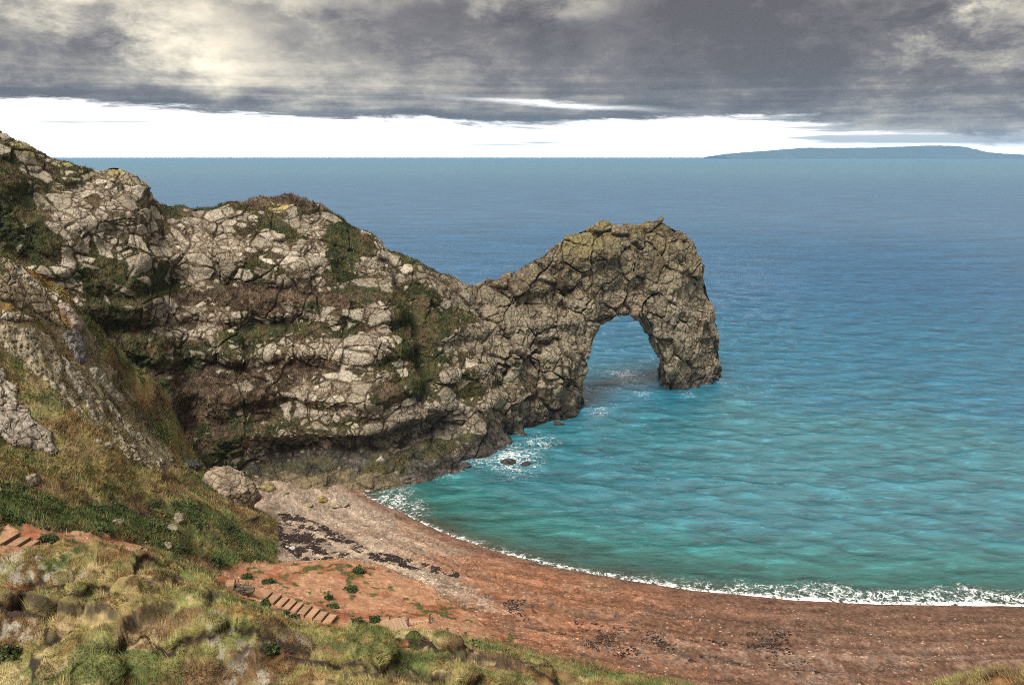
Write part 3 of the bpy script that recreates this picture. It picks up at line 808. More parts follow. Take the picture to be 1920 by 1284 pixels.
def build_headland():
    h = 0.62
    s0, s1, d0, d1, z0, z1 = -62, 131, -50, 22, -3.5, 68
    ns, nd, nz = int((s1 - s0) / h), int((d1 - d0) / h), int((z1 - z0) / h)
    S, D, Z = np.meshgrid(np.arange(ns) * h + s0, np.arange(nd) * h + d0, np.arange(nz) * h + z0, indexing='ij')
    X, Y = to_xy(S.ravel(), D.ravel())
    f = np.empty(X.size); Zr = Z.ravel()
    for k in range(0, X.size, 400000):
        sl = slice(k, k + 400000); f[sl] = sdf(X[sl], Y[sl], Zr[sl])
    V, Q = surface_nets((s0, d0, z0), h, (ns, nd, nz), f)
    x, y = to_xy(V[:, 0], V[:, 1]); V = np.column_stack([x, y, V[:, 2]])
    # (s, d, z) is a left-handed frame: turn the faces round
    Q = Q[:, ::-1]
    N = vert_normals(V, Q)
    for _ in range(2):                                  # even out the stepping
        acc = np.zeros_like(V); c = np.zeros(len(V))
        for k in range(4):
            for m in (1, 3):
                for ax in range(3): acc[:, ax] += np.bincount(Q[:, k], V[Q[:, (k + m) % 4], ax], len(V))
                c += np.bincount(Q[:, k], minlength=len(V))
        V = V * 0.5 + 0.5 * acc / np.maximum(c, 1)[:, None]
    N = vert_normals(V, Q)
    cen = V[Q].mean(1); nf = N[Q].mean(1)
    view = np.array([0, 0, H]) - cen; view /= np.linalg.norm(view, axis=1, keepdims=True)
    face = (nf * view).sum(1)
    u, v, _ = project(cen)
    fine = (face > -0.25) & (u > -120) & (cen[:, 2] > -1.5)
    res = []
    Vb, Qb = V, Q[~fine]
    idx, Qf = compact(V, Q[fine]); Vf, Nf = V[idx], N[idx]
    Vf, Qf, (Nf,) = subdivide(Vf, Qf, [Nf]); Vf, Qf, (Nf,) = subdivide(Vf, Qf, [Nf])
    Nf /= np.linalg.norm(Nf, axis=1, keepdims=True)
    print('headland verts', len(Vf), 'back', len(Qb))
    P = Vf
    s, d = to_sd(P[:, 0], P[:, 1]); z = P[:, 2]
    u, v, dep = project(P)
    arch = sm(s, 40, 62)
    wob = np.column_stack([fbm(P, 4.0, 3, 201), fbm(P, 4.0, 3, 202), fbm(P, 4.0, 3, 203)])
    # stones of two sizes
    reg = fbm(P, 9.0, 2, 205)
    sq = np.array([1.0, 1.0, 1.0])
    wl = fbm(P, 12.0, 2, 207)[:, None]
    # the beds dip to the right: stones are longer along the dip
    cd, sd_ = math.cos(0.28), math.sin(0.28)
    def bedded(Q, st):
        q = Q[:, 0] * AX[0] + Q[:, 1] * AX[1]; w_ = Q[:, 0] * NN[0] + Q[:, 1] * NN[1]
        return np.column_stack([(q * cd - Q[:, 2] * sd_) / st, q * sd_ + Q[:, 2] * cd, w_])
    Pv = bedded(P + wob * 0.5, 1.5) + wl * np.array([1.2, 0.9, 0.5])
    S1 = 2.55; S2 = 1.15
    F1a, Ea, Ia, Oa = voronoi(Pv / S1, 301); Ea = Ea * S1; Oa = Oa * S1 / sq
    F1b, Eb, Ib, Ob = voronoi(bedded(P + wob * 0.3, 1.35) / S2, 302); Eb = Eb * S2; Ob = Ob * S2 / sq
    # some big blocks are broken into small stones
    small = ((idr(Ia, 1) + 0.5 * fbm(P, 6.0, 2, 208)) > 0.50 + 0.12 * arch)
    Eab = np.where(small, np.minimum(Ea, Eb), Ea)
    Off = np.where(small[:, None], Ob, Oa)
    with np.errstate(over='ignore'):
        cid = np.where(small, Ib ^ (Ia * U32(7919)), Ia)
    uj = u + 16 * wob[:, 0]; vj = v + 12 * wob[:, 1]
    band = np.sin(2 * np.pi * (z + 0.05 * s + 1.6 * reg) / 5.6) * sm(s, -2, 8) * (1 - arch)
    stony = 0.47 + 0.34 * reg + 0.30 * arch + 0.16 * band; gr = np.full(len(P), 0.30); gw = np.full(len(P), 0.3)
    for (pu, pv, ru, rv, sv, gg) in PATCH:
        e = np.exp(-(((uj - pu) / ru) ** 2 + ((vj - pv) / rv) ** 2) ** 1.5)
        stony = stony + sv * (0.72 if sv < 0 else 1.0) * e; ww = np.maximum(-sv, 0.1) * e * 2; gr += gg * ww; gw += ww
    gr = gr / gw
    slope_up = Nf[:, 2]
    stony = stony - 0.9 * sm(slope_up, 0.70, 0.95) * (1 - arch * 0.8) * sm(u, 250, 420)
    r1 = idr(cid, 2)
    wid = 0.100 + 0.42 * np.clip(0.66 - stony, 0, 1) + 0.08 * fbm(P, 1.3, 3, 206)
    wid = np.where(small, wid * 0.75, wid) * (1 - 0.5 * arch); wid = np.maximum(wid, 0.035)
    ok = (stony + (r1 - 0.5) * 1.0) > 0.20
    isst = ok & (Eab > wid)
    # displacement: flat, slightly tilted, fractured blocks
    rt = np.column_stack([idr(cid, 5), idr(cid, 6), idr(cid, 7)]) - 0.5
    tilt = (Off * rt).sum(1) * 0.26
    prof = sm(Eab, wid * 0.5, wid + 0.14)
    up = (0.07 + 0.17 * idr(cid, 3)) * np.where(small, 0.6, 1.0) * (1 + 0.25 * arch)
    F1c, Ec, Ic, Oc = voronoi((P + wob * 0.6) / np.array([5.2, 5.2, 7.0]), 303)
    rc = np.column_stack([idr(Ic, 5), idr(Ic, 6), idr(Ic, 7)]) - 0.5
    disp = fbm(P, 3.4, 4, 210) * 0.32 + ((idr(Ic, 1) - 0.5) * (0.6 + 1.1 * arch) + (Oc * rc).sum(1) * np.array(5.2) * (0.16 + 0.18 * arch)) * sm(Ec, 0.0, 0.05)
    disp = disp - 0.6 * (1 - sm(Ec, 0.0, 0.04)) * (0.5 + 0.9 * arch)
    fineN = fbm(P, 0.9, 4, 211)
    disp = disp + np.where(ok, prof * (up + np.clip(tilt, -0.3, 0.3)), 0.0) + fineN * (0.07 + 0.10 * arch)
    disp = disp - arch * 0.5 * np.clip(0.16 - np.abs(fbm(P, 2.4, 3, 214)), 0, 1) * 2.5
    veg = np.clip(1 - stony * 1.6, 0, 1)
    disp = disp + (~isst) * (fbm(P, 0.5, 3, 212) * 0.14 * (0.3 + veg))
    # vertical ribbing under the arch
    rib = arch * sm(26 - z, 0, 10) * sm(z, 2, 8) * (s < 100)
    disp = disp + rib * (np.abs(fbm(np.column_stack([P[:, 0], P[:, 1], P[:, 2] * 0.16]), 1.7, 3, 213)) - 0.3) * 0.6
    Vd = P + Nf * disp[:, None]
    # colours of the materials themselves
    n1 = fbm(P, 7.0, 3, 220); n2 = fbm(P, 2.2, 3, 221); n3 = fbm(P, 0.7, 3, 222)
    r4 = idr(cid, 8)
    st = np.tile(np.array([0.355, 0.308, 0.232], np.float32), (len(P), 1))
    st = mixc(st, np.array([0.25, 0.208, 0.150]), r4 * 0.9)
    st = mixc(st, np.array([0.49, 0.427, 0.33]), sm(idr(cid, 9), 0.6, 1.0))
    st = mixc(st, np.array([0.20, 0.15, 0.11]), sm(n3 + 0.7 * n2, 0.15, 0.9) * 0.7)
    tan = np.tile(np.array([0.180, 0.142, 0.086], np.float32), (len(P), 1))
    tan = mixc(tan, np.array([0.255, 0.215, 0.148]), r4 * 0.8); tan = mixc(tan, np.array([0.115, 0.085, 0.054]), sm(n2 + n3 * 0.6, 0.0, 0.7) * 0.8)
    tan = mixc(tan, np.array([0.205, 0.170, 0.068]), sm(z, 30, 44) * sm(n1 + n2 * 0.5, -0.5, 0.4) * 0.65)
    at_ = np.clip(sm(s, 30, 56) * (0.55 + 0.55 * sm(z + 5 * n1, 20, 34)) , 0, 1)
    st = st + (tan - st) * at_[:, None]
    # lichen on the crest left of the hump
    st = mixc(st, np.array([0.29, 0.25, 0.085]), sm(1 - np.abs((vj - (318 + (u - 200) * 0.30)) / 40), 0.1, 0.7) * (u < 330) * (u > 20) * sm(n2, -0.7, 0.3) * 0.75)
    brown = np.tile(np.array([0.098, 0.068, 0.046], np.float32), (len(P), 1))
    brown = mixc(brown, np.array([0.165, 0.118, 0.075]), sm(n3, -0.2, 0.7))
    grn = np.tile(np.array([0.088, 0.080, 0.034], np.float32), (len(P), 1)); grn = mixc(grn, np.array([0.050, 0.060, 0.026]), sm(n2, -0.2, 0.5))
    soil = brown + (grn - brown) * (sm(gr + 0.35 * n2, 0.35, 0.75) * sm(0.75 - stony, 0, 0.5))[:, None]
    soil = mixc(soil, np.array([0.085, 0.066, 0.043]), 0.75 * arch)
    Cc = np.where(isst[:, None], st, soil)
    for (pu, pv, ru, rv, c3) in ((520, 396, 26, 10, (.42, .34, .07)), (463, 792, 9, 22, (.48, .46, .06)), (1085, 455, 40, 28, (.215, .185, .085)), (1175, 575, 30, 25, (.25, .185, .135))):
        e = np.exp(-(((uj - pu) / ru) ** 2 + ((vj - pv) / rv) ** 2) ** 2) * 0.85
        Cc = mixc(Cc, np.array(c3), e * isst)
    ckc = (1 - sm(Ec, 0.010, 0.045)) * np.clip(arch + 0.5, 0, 1) + arch * 0.8 * (1 - sm(np.abs(fbm(P, 2.4, 3, 214)), 0.02, 0.12))
    Cc = mixc(Cc, np.array([0.050, 0.037, 0.026]), np.clip(ckc, 0, 1) * 0.85)
    # sea-blackened rock at the foot, yellowish wave-cut ledge in front of the beach
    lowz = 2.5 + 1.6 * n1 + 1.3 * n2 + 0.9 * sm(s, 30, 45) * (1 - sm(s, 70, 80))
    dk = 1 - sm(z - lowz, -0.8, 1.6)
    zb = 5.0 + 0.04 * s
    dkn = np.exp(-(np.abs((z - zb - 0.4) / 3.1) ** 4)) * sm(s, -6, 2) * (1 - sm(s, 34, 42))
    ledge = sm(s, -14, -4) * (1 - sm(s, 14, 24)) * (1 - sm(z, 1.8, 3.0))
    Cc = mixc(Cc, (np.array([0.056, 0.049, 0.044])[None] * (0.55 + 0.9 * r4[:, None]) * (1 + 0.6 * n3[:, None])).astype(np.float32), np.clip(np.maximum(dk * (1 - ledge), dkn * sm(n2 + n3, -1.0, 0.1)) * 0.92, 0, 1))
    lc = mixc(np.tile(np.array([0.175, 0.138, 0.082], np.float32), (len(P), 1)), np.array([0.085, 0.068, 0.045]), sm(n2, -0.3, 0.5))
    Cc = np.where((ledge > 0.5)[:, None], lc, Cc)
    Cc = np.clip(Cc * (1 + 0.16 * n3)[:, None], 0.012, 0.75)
    keep = np.where(isst, (cid % U32(2 ** 31 - 1)).astype(np.int64), -1)
    # which stones show largest
    B = zbuffer([LAND['V'], Vd])
    cq = Vd[Qf[:, 0]]; uu, vv, dp = project(cq)
    i = np.clip((vv / 3).astype(int), 0, 427); j = np.clip((uu / 3).astype(int), 0, 639)
    seen = (dp < B[i, j] + 1.5) & (uu > 0) & (uu < 1920) & (vv > 0) & (vv < 1284)
    nfq = Nf[Qf[:, 0]]; vw = np.array([0, 0, H]) - cq; vw /= np.linalg.norm(vw, axis=1, keepdims=True)
    wq = np.clip((nfq * vw).sum(1), 0, 1) / dp ** 2 * seen
    root = empty('rock_headland', (*to_xy(30, 0), 0))
    bpy.context.view_layer.update()
    tag(root, 'pale cracked limestone headland with turf ledges ending in a natural arch standing in the sea', 'headland')
    base = np.array(root.location); 
    n = rock_split('rock', Vd - base, Qf, Cc, keep, root, vis=wq)
    idx, f2 = compact(Vb, Qb)
    nb = fbm(Vb[idx], 3.0, 4, 230)
    Vbb = Vb[idx] + N[idx] * (nb * 0.4)[:, None]
    cb = mixc(np.tile(np.array([0.30, 0.25, 0.18], np.float32), (len(idx), 1)), np.array([0.10, 0.075, 0.05]), sm(nb, -0.2, 0.5))
    link('back_face', mesh_np('back_face', Vbb - base, f2, cb, M_ROCK, smooth=True), root)
    print('stones as parts', n)
    return dict(V=Vd, N=Nf, C=Cc, isst=isst, veg=veg * (1 - ledge) * (1 - dk) * (1 - np.clip(dkn * 1.5, 0, 1)), u=u, v=v, seen=None, root=root, base=base, gr=gr, s=s)
HEAD = build_headland()
# ------------------------------------------------------------------ sea
def build_sea():
    NA, NR = 680, 470
    az = np.radians(np.interp(np.linspace(0, 1, NA), [0, 0.04, 0.96, 1], [-58, -35, 35, 58]))
    th = np.concatenate([np.linspace(math.radians(36), math.radians(1.2), NR - 40), np.radians(np.geomspace(1.15, 0.055, 40))])
    r = H / np.tan(th)
    R, A = np.meshgrid(r, az, indexing='ij'); R = R.ravel(); A = A.ravel()
    x, y = R * np.sin(A), R * np.cos(A)
    dr = np.gradient(r); DR = np.repeat(dr, NA)
    DX = R * (az[NA // 2 + 1] - az[NA // 2])
    zl, _ = land0(x, y)
    far = R > 200
    depth = np.where(R < 230, -zl, 20.0)
    z = np.zeros_like(x)
    r2 = np.random.default_rng(3)
    amp = sm(depth, 0.0, 2.5) * 0.9 + 0.1
    for k in range(60):
        lam = 1.2 * 1.06 ** k * (0.9 + 0.2 * r2.random())
        th0 = math.radians(-97 + r2.normal() * 22)
        kx, ky = math.cos(th0), math.sin(th0)
        a = 0.052 * math.exp(-(math.log(lam / 7.5)) ** 2 / 1.1)
        w = 2 * math.pi / lam
        fade = np.clip(lam / (2.6 * np.maximum(DR * abs(ky), DX * abs(kx)) + 1e-6) - 0.6, 0, 1)
        ph = r2.random() * 6.28 + 1.2 * np.sin(x * 0.013 + k) + 1.2 * np.sin(y * 0.011 + 2 * k)
        z += a * fade * (1 - np.abs(np.sin(0.5 * (w * (kx * x + ky * y) + ph))) * 2 + 0.27)
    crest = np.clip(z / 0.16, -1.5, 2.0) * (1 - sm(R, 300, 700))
    z *= amp
    P2 = np.column_stack([x, y])
    sd = -shore_dist(x, y)
    # breaker along the shingle at the right
    bw = sm(x, 10, 45)
    n = np.zeros(len(x)); nn = R < 260
    n[nn] = fbm(P2[nn], 6.0, 3, 401)
    br = np.exp(-((sd - 3.4 - 1.6 * n) / 1.1) ** 2) * bw * 0.32
    z = z + br
    # foam: swash along the beach, churned water at the foot of the rocks
    foam = np.zeros(len(x))
    sw = 2.0 + 4.6 * bw + 1.6 * n
    foam = np.maximum(foam, (1 - sm(sd, sw * 0.30, sw * 1.3)) * (sd > -1.5) * (0.36 + 0.12 * bw) + 0.42 * np.exp(-((sd - 0.1 - 0.5 * n) / 0.5) ** 2) * (0.5 + 0.5 * bw))
    for (u, v, rad, g) in ((960, 860, 8, .46), (900, 860, 6, .38), (1010, 830, 6, .38), (1175, 705, 9, .42), (735, 938, 6.0, .48), (775, 955, 4.5, .44),
                           (1120, 770, 5, .36), (1205, 738, 4, .34), (840, 880, 5, .36), (1345, 712, 4, .34), (1290, 740, 4, .3)):
        p = on_level(u, v)
        foam = np.maximum(foam, g * np.exp(-((np.hypot(x - p[0], (y - p[1]) * 0.6) / rad) ** 2)))
    V = np.column_stack([x, y, z])
    # body colour of the water
    n5 = np.zeros(len(x)); m5 = R < 3000
    n5[m5] = fbm(P2[m5], 40.0, 3, 402)
    teal = np.array([0.034, 0.172, 0.222]); mid = np.array([0.020, 0.142, 0.236]); blue = np.array([0.024, 0.118, 0.238]); deep = np.array([0.055, 0.175, 0.255])
    C = np.tile(teal.astype(np.float32), (len(x), 1))
    dd = R + 40 * n5 - 0.25 * np.maximum(-x, 0)
    C = mixc(C, mid, sm(dd, 170, 250)); C = mixc(C, blue, sm(dd, 250, 420)); C = mixc(C, deep, sm(R, 900, 4000))
    C = mixc(C, np.array([0.03, 0.20, 0.17]), (1 - sm(depth, 0.6, 3.5)) * (R < 230) * 0.8)
    opac = np.where(R < 230, np.clip(1 - np.exp(-np.maximum(depth, 0) * 1.1), 0, 1) * 0.97 + 0.03, 1.0)
    F = grid_faces(NR, NA)
    V[:, 2] = np.where(depth < -0.35, -0.25 + 0 * x, V[:, 2])
    keepf = ~((depth < -1.6) & (R < 230))[F].all(1)
    idx, F2 = compact(V, F[keepf])
    mt = bpy.data.materials.new('sea_water'); mt.use_nodes = True
    t = NT(mt.node_tree); b = t.n['Principled BSDF']; out = t.n['Material Output']
    geo = t.node('ShaderNodeNewGeometry'); Pn = geo.outputs['Position']
    ac = t.node('ShaderNodeAttribute', attribute_name='Col').outputs['Color']
    af = t.node('ShaderNodeAttribute', attribute_name='foam').outputs['Fac']
    ao = t.node('ShaderNodeAttribute', attribute_name='opac').outputs['Fac']
    mp = t.node('ShaderNodeMapping'); t.l.new(Pn, mp.inputs[0]); mp.inputs['Scale'].default_value = (0.45, 1.0, 1.0)
    mp.inputs['Rotation'].default_value = (0, 0, 0.12)
    a1 = t.noise(mp.outputs[0], 0.85, 6, 0.62, 0.6); a2 = t.noise(mp.outputs[0], 0.16, 5, 0.6, 0.5); mp2 = t.node('ShaderNodeMapping'); t.l.new(Pn, mp2.inputs[0]); mp2.inputs['Scale'].default_value = (0.30, 1.0, 1.0); mp2.inputs['Rotation'].default_value = (0, 0, 0.08)
    a3 = t.noise(mp2.outputs[0], 0.055, 7, 0.68)
    farw = t.sstep(t.vm('LENGTH', Pn), 150, 600)
    hgt = t.m('ADD', t.m('MULTIPLY', a1, 0.20), t.m('ADD', t.m('MULTIPLY', a2, 0.7), t.m('MULTIPLY', a3, 1.2)))
    bp = t.node('ShaderNodeBump'); bp.inputs['Strength'].default_value = 1.0; bp.inputs['Distance'].default_value = 1.0
    t.l.new(hgt, bp.inputs['Height'])
    # lacy foam
    wz = t.node('ShaderNodeTexNoise'); t.l.new(Pn, wz.inputs['Vector']); wz.inputs['Scale'].default_value = 0.9; wz.inputs['Detail'].default_value = 4
    wv = t.vm('ADD', Pn, None); sc = t.vm('SCALE', wz.outputs['Color'], None); sc.node.inputs[3].default_value = 1.8; t.l.new(sc, wv.node.inputs[1])
    def ridge(scale, det):
        n_ = t.noise(wv, scale, det, 0.6, 0.4)
        return t.m('SUBTRACT', 1.0, t.m('MULTIPLY', t.m('ABSOLUTE', t.m('SUBTRACT', n_, 0.5)), 7.0))
    lace = t.m('MAXIMUM', ridge(0.42, 3), t.m('MULTIPLY', ridge(1.1, 3), 0.9))
    fn = t.noise(Pn, 1.6, 6, 0.7)
    fv = t.m('ADD', t.m('ADD', t.m('MULTIPLY', af, 0.72), t.m('MULTIPLY', lace, 0.62)), t.m('MULTIPLY', t.m('SUBTRACT', fn, 0.5), 0.6))
    fmask = t.m('MULTIPLY', t.sstep(fv, 0.70, 1.0), t.sstep(af, 0.06, 0.30))
    # mesh wave height, paints its crests paler in the water colour
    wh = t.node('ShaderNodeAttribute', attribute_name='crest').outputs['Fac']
    # ripple light and shade painted into the water colour: pale crests, dark troughs
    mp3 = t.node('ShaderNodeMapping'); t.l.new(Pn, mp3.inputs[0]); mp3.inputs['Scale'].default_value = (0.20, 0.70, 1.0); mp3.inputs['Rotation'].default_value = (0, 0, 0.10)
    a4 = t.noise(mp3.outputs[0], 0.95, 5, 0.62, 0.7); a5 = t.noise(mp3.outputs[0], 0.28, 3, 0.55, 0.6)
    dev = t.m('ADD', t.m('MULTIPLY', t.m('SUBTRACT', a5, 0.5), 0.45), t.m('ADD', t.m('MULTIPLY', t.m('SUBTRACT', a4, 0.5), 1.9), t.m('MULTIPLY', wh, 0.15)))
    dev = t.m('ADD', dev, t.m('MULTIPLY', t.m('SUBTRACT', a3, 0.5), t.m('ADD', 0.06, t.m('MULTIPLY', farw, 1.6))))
    dev = t.m('ADD', dev, t.m('MULTIPLY', t.sstep(a4, 0.58, 0.70), 0.42))  # pale glint streaks painted into the water colour
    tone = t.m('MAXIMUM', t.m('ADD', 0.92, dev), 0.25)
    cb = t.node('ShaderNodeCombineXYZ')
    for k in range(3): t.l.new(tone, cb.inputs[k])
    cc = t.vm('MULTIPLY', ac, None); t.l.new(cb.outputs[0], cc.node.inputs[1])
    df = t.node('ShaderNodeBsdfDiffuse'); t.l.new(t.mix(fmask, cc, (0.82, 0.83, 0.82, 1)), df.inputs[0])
    bp2 = t.node('ShaderNodeBump'); bp2.inputs['Strength'].default_value = 0.8; bp2.inputs['Distance'].default_value = 1.0
    t.l.new(hgt, bp2.inputs['Height']); t.l.new(bp2.outputs[0], df.inputs['Normal'])
    gl = t.node('ShaderNodeBsdfGlossy'); t.put(gl.inputs['Roughness'], t.m('ADD', 0.07, t.m('MULTIPLY', t.sstep(t.vm('LENGTH', Pn), 180, 900), 0.38))); t.l.new(bp.outputs[0], gl.inputs['Normal'])
    fr = t.node('ShaderNodeFresnel'); fr.inputs['IOR'].default_value = 1.33; t.l.new(bp.outputs[0], fr.inputs['Normal'])
    # a rough sea never mirrors fully, however low the glance: its wave faces stand up
    refl = t.m('MULTIPLY', t.m('MINIMUM', t.m('MULTIPLY', fr.outputs[0], 0.9), 0.30), t.m('SUBTRACT', 1.0, fmask))
    b_ = t.node('ShaderNodeMixShader'); t.put(b_.inputs[0], refl); t.l.new(df.outputs[0], b_.inputs[1]); t.l.new(gl.outputs[0], b_.inputs[2])
    t.n.remove(b)
    tr = t.node('ShaderNodeBsdfTransparent'); tr.inputs[0].default_value = (0.75, 0.92, 0.9, 1)
    mx = t.node('ShaderNodeMixShader')
    t.put(mx.inputs[0], t.m('MAXIMUM', ao, fmask)); t.l.new(tr.outputs[0], mx.inputs[1]); t.l.new(b_.outputs[0], mx.inputs[2])
    t.l.new(mx.outputs[0], out.inputs['Surface'])
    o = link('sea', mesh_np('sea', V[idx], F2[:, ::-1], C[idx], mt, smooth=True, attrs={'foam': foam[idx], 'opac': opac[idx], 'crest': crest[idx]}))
    tag(o, kind='structure')
build_sea()

# ------------------------------------------------------------------ far island
def build_island():
    Y = 24000.0
    prof = [(1346, 293), (1352, 291.5), (1372, 288.5), (1400, 286), (1435, 283.5), (1460, 281), (1500, 278.5), (1518, 277), (1550, 278), (1600, 277.5), (1640, 277), (1680, 275.5),
            (1740, 273.5), (1775, 273.5), (1795, 274), (1812, 279), (1830, 284), (1870, 288), (1905, 290.5), (1950, 292.5), (2000, 293.5)]
    us = np.linspace(1346, 2000, 340)
    vs = np.interp(us, [p[0] for p in prof], [p[1] for p in prof])
    xs = np.array([at(u, 300, Y)[0] for u in us])
    top = np.array([at(u, v, Y)[2] for u, v in zip(us, vs)])
    top = np.maximum(top + fbm(np.column_stack([xs, xs * 0]), 120.0, 4, 501) * 7 * sm(top, 20, 120), 2)
    rows = []
    for k, (dy, fz) in enumerate(((-1500, -0.02), (-1350, 0.16), (-1000, 0.55), (-500, 0.88), (0, 1.0), (700, 0.96), (1600, 0.7), (2200, -0.02))):
        nz = fbm(np.column_stack([xs, xs * 0 + dy]), 300.0, 3, 502) * 10 * (0 < fz < 1)
        rows.append(np.column_stack([xs, np.full(len(xs), Y + dy), top * fz + nz * sm(top, 20, 100)]))
    V = np.concatenate(rows)
    F = grid_faces(len(rows), len(us))
    C = mixc(np.tile(np.array([0.06, 0.075, 0.05], np.float32), (len(V), 1)), np.array([0.09, 0.09, 0.065]), sm(fbm(V, 400.0, 3, 503), 0, 0.6))
    o = link('island', mesh_np('island', V, F[:, ::-1], C, M_SOIL, smooth=True))
    tag(o, 'long low flat-topped blue island on the horizon at the right', 'island')
build_island()

# ------------------------------------------------------------------ sea air
HAZE_DENSITY = 4.4e-5
def build_haze():
    x0, x1, y0, y1, z0, z1 = -32000.0, 32000.0, -200.0, 31000.0, -40.0, 385.0
    V = np.array([(x, y, z) for x in (x0, x1) for y in (y0, y1) for z in (z0, z1)])
    F = np.array([(0, 1, 3, 2), (4, 6, 7, 5), (0, 4, 5, 1), (2, 3, 7, 6), (0, 2, 6, 4), (1, 5, 7, 3)])
    mt = bpy.data.materials.new('sea_air'); mt.use_nodes = True
    nt = mt.node_tree; nt.nodes.remove(nt.nodes['Principled BSDF'])
    pv = nt.nodes.new('ShaderNodeVolumePrincipled'); pv.inputs['Color'].default_value = (0.34, 0.64, 1.0, 1); pv.inputs['Density'].default_value = HAZE_DENSITY
    pv.inputs['Anisotropy'].default_value = 0.0
    nt.links.new(pv.outputs[0], nt.nodes['Material Output'].inputs['Volume'])
    mt.cycles.homogeneous_volume = True
    o = link('haze', mesh_np('haze', V, F, None, mt)); tag(o, kind='stuff')
build_haze()
# ------------------------------------------------------------------ turf blades
def blades(name, P, N, C, lens, wid, lean, seed, mat, parent=None, origin=None, pale=0.25):
    r = np.random.default_rng(seed); n = len(P)
    ang = r.random(n) * 2 * np.pi
    side = np.column_stack([np.cos(ang), np.sin(ang), np.zeros(n)])
    fl = fbm(P, 3.0, 2, seed + 9)
    dirv = np.column_stack([np.cos(fl * 4 + 0.3), np.sin(fl * 4 - 0.6), np.zeros(n)])
    L = lens * (0.5 + r.random(n))
    up = np.column_stack([np.zeros(n), np.zeros(n), np.ones(n)]) * 0.75 + N * 0.35
    tip = P + up * L[:, None] * 0.8 + dirv * (L * lean)[:, None] + r.normal(0, 0.22, (n, 3)) * L[:, None]
    w = (wid * (0.6 + 0.8 * r.random(n)))[:, None]
    V = np.empty((n * 3, 3)); V[0::3] = P - side * w - up * 0.05; V[1::3] = P + side * w - up * 0.05; V[2::3] = tip
    g = 0.6 + 0.95 * r.random(n)
    cc = C * g[:, None]
    ps = (r.random(n) < pale) * (0.3 + 0.5 * r.random(n))
    cc = mixc(cc, np.array([0.38, 0.27, 0.12]), ps)
    F = np.arange(n * 3).reshape(n, 3)
    if origin is not None: V = V - origin
    o = link(name, mesh_np(name, V, F, np.clip(np.repeat(cc, 3, 0), 0.012, 0.6), mat), parent)
    o['kind'] = 'stuff'
    return o
def land_scatter(n, wfun, seed):
    """random spots on the land, spread by their size in view"""
    r = np.random.default_rng(seed)
    V, F = LAND['V'], LAND['F']
    c = V[F].mean(1)
    nrm = np.cross(V[F[:, 1]] - V[F[:, 0]], V[F[:, 3]] - V[F[:, 0]])
    nrm = -nrm * np.sign(-nrm[:, 2:3] + 1e-12)
    area = np.linalg.norm(nrm, axis=1); nrm /= area[:, None] + 1e-9
    u, v, dep = project(c)
    w = area / dep ** 1.2 * ((u > -60) & (u < 1980) & (v < 1330)) * wfun(F, c, u, v)
    cw = np.cumsum(w); k = np.searchsorted(cw, r.random(n) * cw[-1])
    k = np.clip(k, 0, len(F) - 1)
    a, b = r.random((n, 1)), r.random((n, 1))
    P = V[F[k, 0]] * (1 - a) * (1 - b) + V[F[k, 1]] * a * (1 - b) + V[F[k, 2]] * a * b + V[F[k, 3]] * (1 - a) * b
    return P, nrm[k], LAND['C'][F[k, 0]], u[k], v[k], dep[k]
tag(blades('grass', *(lambda t: (t[0], t[1], t[2], 0.19 + 0.09 * fbm(t[0], 4.0, 2, 600), 0.020))(land_scatter(300000, lambda F, c, u, v: LAND['grass'][F[:, 0]] * (c[:, 1] < 72), 601)),
           0.45, 602, M_GRASS, pale=0.14), kind='stuff')
tag(blades('hill_grass', *(lambda t: (t[0], t[1], t[2], 0.42 + 0.12 * fbm(t[0], 6.0, 2, 610), 0.032))(land_scatter(200000, lambda F, c, u, v: LAND['grass'][F[:, 0]] * (c[:, 1] >= 68), 611)),
           0.5, 612, M_GRASS, pale=0.13), kind='stuff')
def tussocks():
    P, N, C, u, v, dep = land_scatter(50000, lambda F, c, u, v: LAND['grass'][F[:, 0]] * (c[:, 1] < 70) * sm(fbm(c, 1.3, 3, 660), 0.15, 0.45), 661)
    tag(blades('tussock_grass', P, N, C * 1.15, 0.33 + 0 * dep, 0.022, 0.7, 662, M_GRASS, pale=0.22), kind='stuff')
tussocks()
def head_turf():
    r = np.random.default_rng(620)
    w = HEAD['veg'] * (~HEAD['isst']) * ((HEAD['N'] * np.array([0.1, -0.9, 0.4])).sum(1) > 0.0)
    ok = np.nonzero(w > 0.15)[0]
    k = r.choice(ok, min(170000, len(ok)), replace=False)
    P = HEAD['V'][k] + r.normal(0, 0.07, (len(k), 3))
    blades('turf', P, HEAD['N'][k], HEAD['C'][k], 0.38, 0.045, 0.4, 621, M_GRASS, HEAD['root'], HEAD['base'], pale=0.10)
head_turf()

